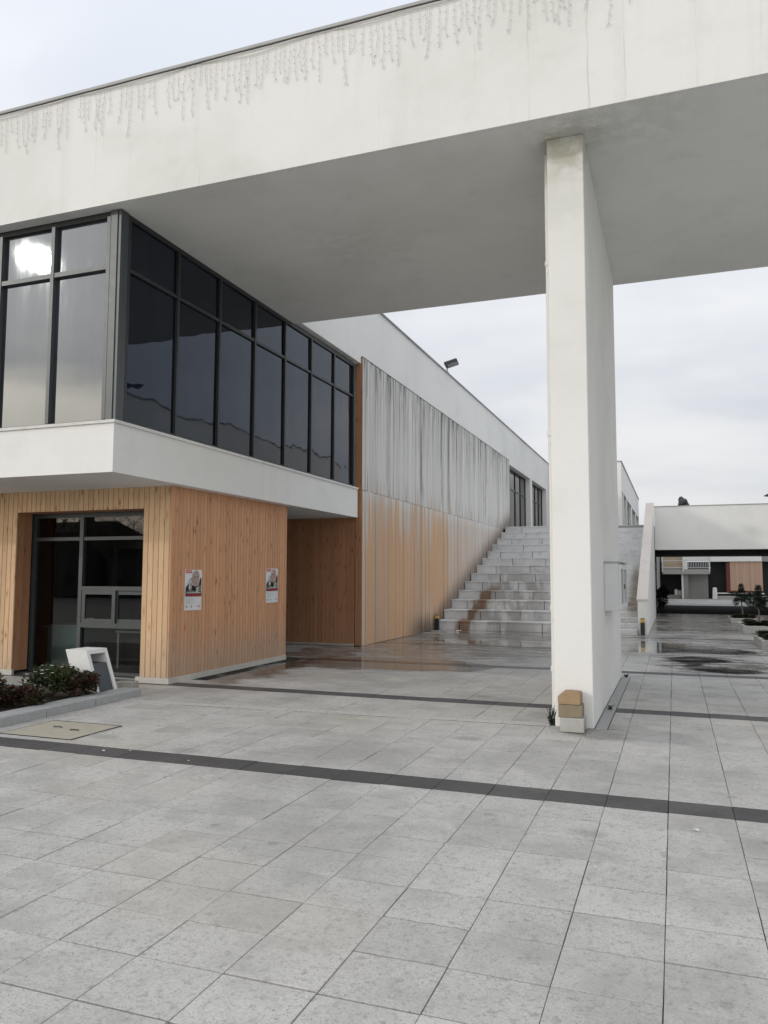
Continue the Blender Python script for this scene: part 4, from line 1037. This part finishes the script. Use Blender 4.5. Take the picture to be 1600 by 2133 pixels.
tag(link('stone_block', me, None, (-7.20, 9.13, .0), (0, 0, .15)), 'rough grey stone block on the paving behind the litter bin', 'stone')

# bedding plants
def bush(name, loc, rad, n, L, Wd, mat, label, flowers, seed, fm='petal_white'):
    r = random.Random(seed); t = thing(name, label, 'plant', loc)
    b = MB()
    for k in range(14):
        a = r.uniform(0, 6.3); rr = r.uniform(.3, .95); b.tube([(0, 0, 0), (math.cos(a) * rad[0] * rr * .5, math.sin(a) * rad[1] * rr * .5, rad[2] * .6), (math.cos(a) * rad[0] * rr, math.sin(a) * rad[1] * rr, rad[2] * r.uniform(.9, 1.5))], [.008, .006, .003], 5)
    link('stems', b.mesh('stems', 'bark'), t)
    b = MB(); nb_ = 9
    for k in range(nb_):
        a = r.uniform(0, 6.3); rr = r.uniform(.15, .8)
        leafball(b, (math.cos(a) * rad[0] * rr, math.sin(a) * rad[1] * rr, rad[2] * (.45 + .55 * (1 - rr) + r.uniform(0, .35))), (rad[0] * .45, rad[1] * .45, rad[2] * .5), n // nb_, L, Wd, .25, r)
    link('foliage', b.mesh('foliage', mat), t)
    for k in range(flowers):
        a = r.uniform(0, 6.3); rr = r.uniform(.2, .98); z = rad[2] * (1.05 + .5 * (1 - rr)) + r.uniform(-.10, .05)
        b = MB(); c = Vector((math.cos(a) * rad[0] * rr, math.sin(a) * rad[1] * rr, z))
        for j in range(8):
            aa = j * math.pi / 4; b.leaf(c, (math.cos(aa), math.sin(aa), .25), (0, 0, 1), .026, .008)
        link('flower', b.mesh('flower', fm), t)
bush('daisy_bush', (-7.42, 7.95, .07), (.36, .42, .25), 2600, .045, .013, 'leaf_green', 'bushy green bedding plant with white daisies beside the litter bin', 34, 21)
bush('geranium', (-7.12, 8.10, .07), (.20, .30, .19), 1000, .050, .022, 'leaf_red', 'small reddish geranium at the foot of the litter bin', 6, 22, 'petal_red')
bush('geranium', (-7.20, 7.25, .07), (.24, .30, .15), 1100, .055, .024, 'leaf_red', 'low reddish geranium hanging towards the kerb in front of the daisies', 4, 23, 'petal_red')
bush('geranium', (-7.55, 6.95, .07), (.42, .36, .26), 2100, .055, .022, 'leaf_red', 'dark reddish geranium clump at the left edge of the picture', 5, 24, 'petal_red')
bush('geranium', (-8.3, 7.3, .07), (.42, .40, .24), 1600, .055, .022, 'leaf_red', 'reddish geranium clump cut off by the left edge', 3, 25, 'petal_red')
# weeds at the pier foot
def weed(loc, h, n, seed, label):
    r = random.Random(seed); b = MB()
    for k in range(n):
        a = r.uniform(0, 6.3); d = Vector((math.cos(a) * .5, math.sin(a) * .5, 1)); b.leaf((r.uniform(-.02, .02), r.uniform(-.02, .02), 0), d, (0, 0, 1), h * r.uniform(.4, 1), .007)
    for k in range(n): b.leaf((r.uniform(-.03, .03), r.uniform(-.02, .02), h * r.uniform(.1, .7)), (r.uniform(-1, 1), r.uniform(-1, 1), .5), (0, 0, 1), .035, .012)
    t = thing('weed', label, 'weed', loc); link('leaves', b.mesh('leaves', 'leaf_conifer'), t)
weed((-1.285, 8.70, .004), .24, 22, 31, 'small dark weed growing where the drain meets the pier')
weed((-.76, 9.9, .004), .07, 12, 32, 'tiny weed in the gutter by the right foot of the pier')
weed((-.76, 13.15, .004), .06, 12, 33, 'tiny weed at the back corner of the pier')

# scraps of paper
def scrap(x, y, s, label, seed, mat='paper_litter', z=.006):
    r = random.Random(seed); q = MB(); k = 7
    q.v = [(math.cos(i * 6.283 / k) * s * r.uniform(.5, 1.1), math.sin(i * 6.283 / k) * s * .6 * r.uniform(.5, 1.1), r.uniform(0, s * .35)) for i in range(k)] + [(0, 0, s * .4)]
    q.f = [(i, (i + 1) % k, k) for i in range(k)]
    tag(q.build('paper_scrap', mat, None, (x, y, z)), label, 'litter', 'scraps of litter on the paving')
scrap(.087, 5.45, .028, 'white scrap of paper on the paving at lower right', 1)
scrap(-4.93, 5.955, .018, 'left one of the white specks on the dark paving band', 2)
scrap(-4.70, 6.04, .018, 'second white speck on the dark paving band', 3)
scrap(-3.98, 5.90, .016, 'third white speck on the dark paving band', 4)
scrap(-5.9, 22.15, .11, 'white litter lying before the bottom seating step', 5)
scrap(-6.05, 23.35, .09, 'pinkish wrapper on the lowest seating step', 6, 'petal_red', .292)
scrap(-2.425, 2.778, .010, 'dark pebble on the paving at lower left', 7, 'black_paint')

# ---- posters
FONT = None
def text_mesh(txt, size, mat, bold=.0):
    cu_ = bpy.data.curves.new('lettering', 'FONT'); cu_.body = txt; cu_.size = size; cu_.align_x = 'LEFT'; cu_.offset = bold
    ob = bpy.data.objects.new('tmp', cu_); COL.objects.link(ob)
    me = bpy.data.meshes.new_from_object(ob.evaluated_get(bpy.context.evaluated_depsgraph_get()))
    bpy.data.objects.remove(ob); me.materials.clear(); me.materials.append(MATS[mat]); return me
def flat(polys, z):
    q = MB()
    for p in polys:
        b0 = len(q.v); q.v += [(x, y, z) for x, y in p]; q.f.append(tuple(range(b0, b0 + len(p))))
    return q
def ell(cx, cy, rx, ry, n=18, a0=0): return [(cx + rx * math.cos(a0 + i * 6.2832 / n), cy + ry * math.sin(a0 + i * 6.2832 / n)) for i in range(n)]
def poster(loc, label, tilt):
    """local x = along the wall, local y = up, local z = out of the wall; 0.46 x 0.63"""
    t = thing('poster', label, 'poster', loc, group='posters on the pine wall')
    t.rotation_euler = Matrix(((0, 0, 1), (1, 0, 0), (0, 1, 0))).to_euler()
    t.rotation_euler.rotate_axis('Z', tilt)
    w_, h_ = .46, .63
    q = MB(); nx, ny = 6, 8
    for j in range(ny + 1):
        for i in range(nx + 1):
            x, y = i / nx, j / ny
            q.v.append((x * w_ - w_ / 2, y * h_ - h_ / 2, .0015 + (.006 * max(0, x - .8) * 4 * math.sin(y * 9) ** 2 + .004 * max(0, .12 - y) * 8)))
    for j in range(ny):
        for i in range(nx):
            a = j * (nx + 1) + i; q.f.append((a, a + 1, a + nx + 2, a + nx + 1))
    link('paper', q.mesh('paper', 'paper'), t)
    def P(poly): return [((x - .5) * w_, (y - .5) * h_) for x, y in poly]
    lay = lambda polys, mat, z, name='portrait': link(name, flat([P(p) for p in polys], z).mesh(name, mat), t)
    E_ = lambda cx, cy, rx, ry: ell(cx, cy, rx, ry)
    lay([[(.05, .35), (.96, .35), (.96, .80), (.90, .80), (.80, .62), (.62, .58), (.42, .62), (.40, .80), (.32, .78), (.22, .66), (.05, .56)]], 'ink_black', .0085)
    lay([[(.06, .44), (.30, .52), (.62, .46), (.66, .44), (.95, .46), (.95, .62), (.78, .60), (.66, .52), (.52, .44), (.06, .47)]], 'ink_grey', .0092)
    lay([[(.20, .52), (.36, .52), (.40, .68), (.36, .78), (.28, .78), (.22, .66)]], 'ink_light', .0099, 'hand')
    lay([[(.60, .44), (.76, .44), (.80, .60), (.66, .56)]], 'ink_light', .0099, 'shirt')
    lay([E_(.64, .86, .20, .125)], 'ink_hair', .0099)
    lay([E_(.62, .755, .185, .17)], 'ink_skin', .0106)
    lay([E_(.66, .90, .15, .075)], 'ink_skin', .0110)
    lay([E_(.53, .815, .055, .016), E_(.69, .815, .06, .016), [(.46, .83), (.82, .845), (.82, .838), (.46, .822)], E_(.60, .69, .06, .011), [(.57, .80), (.60, .74), (.56, .735)], [(.66, .53), (.70, .47), (.62, .47)]], 'ink_grey', .0114)
    lay([E_(.33, .63, .022, .04)], 'ink_black', .0114)
    lay([[(.05, .92), (.38, .92), (.38, .985), (.05, .985)]], 'ink_red', .0085, 'red_tag')
    lay([[(.09, .945), (.34, .945), (.34, .962), (.09, .962)]], 'paper', .0092, 'tag_line')
    lay([[(.05, .345), (.96, .345), (.96, .445), (.05, .445)]], 'ink_black', .0122, 'headline_band')
    lay([[(.09, .422), (.92, .422), (.92, .438), (.09, .438)]], 'paper', .0130, 'headline_rule')
    me = text_mesh('PARA QUANDO?', .050, 'ink_red', .0016); o = link('lettering', me, t, (-.185, -.093, .0130)); o.scale = (.98, 1.0, 1)
    for k, (a, c) in enumerate(((.08, .52), (.08, .60), (.08, .30), (.08, .58), (.08, .42))): lay([[(a, .285 - k * .028), (c, .285 - k * .028), (c, .277 - k * .028), (a, .277 - k * .028)]], 'ink_light', .0085, 'small_print')
    lay([E_(.13, .09, .025, .026), [(.38, .07), (.42, .07), (.42, .115), (.38, .115)]], 'ink_black', .0085, 'logo')
    lay([[(.76, .075), (.90, .08), (.90, .115), (.76, .11)]], 'ink_red', .0085, 'logo')
    lay([[(.785, .085), (.875, .088), (.875, .105), (.785, .102)]], 'paper', .0092, 'logo')
poster((KX + .001, 10.47, 1.378), 'left poster on the pine wall, nearer the kiosk window', -.010)
poster((KX + .001, 13.02, 1.42), 'right poster on the pine wall, at the passage corner', .008)

# ---- inside the kiosk
dk_ = thing('desk', 'pale reception desk behind the kiosk window', 'desk', (-10.25, 11.3, .02))
b = MB(); b.box(-.18, .50, -.25, .25, 0, .68); link('cabinet', b.mesh('cabinet', 'desk_panel'), dk_)
b = MB(); b.box(-.25, 1.9, -.30, .35, .682, .715); link('desk_top', b.mesh('desk_top', 'desk_top'), dk_)
b = MB(); b.box(.52, 1.88, .0, .03, .02, .68); link('modesty_panel', b.mesh('modesty_panel', 'room_floor'), dk_)
for k, (x, lab) in enumerate(((-9.78, 'white mug on the desk inside the kiosk'), (-9.62, 'white handled cup beside the mug on the kiosk desk'))):
    t = thing('mug', lab, 'mug', (x, 11.2, .737)); b = MB(); b.lathe([(.04, 0), (.045, .02), (.045, .115), (.038, .115), (.038, .02)], 0, 0, 14); link('cup', b.mesh('cup', 'mug_white'), t)
    b = MB(); b.tube([(.043, 0, .03), (.075, 0, .04), (.08, 0, .075), (.043, 0, .095)], .007, 6); link('handle', b.mesh('handle', 'mug_white'), t)
dk2 = thing('side_table', 'low pale table inside the kiosk behind the litter bin', 'table', (-8.75, 11.4, .02))
b = MB(); b.box(-.3, .45, -.25, .25, .60, .635); link('table_top', b.mesh('table_top', 'desk_top'), dk2)
for sx_ in (-.26, .41):
    for sy_ in (-.21, .21):
        b = MB(); b.box(sx_ - .02, sx_ + .02, sy_ - .02, sy_ + .02, 0, .598); link('leg', b.mesh('leg', 'desk_top'), dk2)

# ---- what the kiosk glass mirrors: low houses and bare trees far behind the camera
def house(loc, wx, wy, h, rz, label):
    t = thing('house', label, 'house', loc, rz)
    b = MB(); b.box(-wx / 2, wx / 2, -wy / 2, wy / 2, 0, h); link('wall', b.mesh('wall', 'house_wall'), t)
    b = MB(); b.prism([(-wy / 2 - .4, h), (wy / 2 + .4, h), (0, h + 1.1)], 0, -wx / 2 - .4, wx / 2 + .4); r_ = link('roof', b.mesh('roof', 'house_roof'), t)
    b = MB(); b.box(wx * .2, wx * .2 + .6, -.3, .3, h + .3, h + 1.9); link('chimney', b.mesh('chimney', 'house_wall'), r_)
    for k in range(4):
        b = MB(); x = -wx / 2 + 1.2 + k * (wx - 2.4) / 3; b.box(x - .5, x + .5, wy / 2 + .002, wy / 2 + .05, .9, 2.2); link('window', b.mesh('window', 'glass_far'), t)
house((-47, -31, 0), 9, 7, 4.9, .0, 'left dark house mirrored in the kiosk window')
house((-35, -32, 0), 12, 7, 3.6, .1, 'right dark house mirrored in the kiosk window')
def bare_tree(loc, h, seed, label):
    r = random.Random(seed); t = thing('bare_tree', label, 'tree', loc); b = MB()
    b.tube([(0, 0, 0), (.1, 0, h * .4), (0, .1, h * .55)], [.22, .17, .12], 8); link('trunk', b.mesh('trunk', 'bark'), t)
    b = MB()
    def grow(p, d, L, rad, lev):
        q = p + d * L; b.tube([p, p + d * L * .5 + Vector((r.uniform(-.1, .1), r.uniform(-.1, .1), 0)) * L, q], [rad, rad * .8, rad * .6], 4)
        if lev:
            for _ in range(4 if lev > 1 else 5): grow(p + d * L * r.uniform(.5, 1), (d + Vector((r.uniform(-1, 1), r.uniform(-1, 1), r.uniform(-.5, .6)))).normalized(), L * r.uniform(.5, .75), rad * .5, lev - 1)
    for k in range(6): grow(Vector((0, 0, h * r.uniform(.35, .55))), Vector((math.cos(k), math.sin(k), r.uniform(.5, 1.2))).normalized(), h * .3, .09, 3)
    link('crown', b.mesh('crown', 'bark'), t)
bare_tree((-42.0, -25, 0), 8.2, 41, 'bare tree mirrored at the left of the kiosk window')
bare_tree((-36.5, -24, 0), 6.8, 42, 'bare tree mirrored beside the kiosk window mullion')
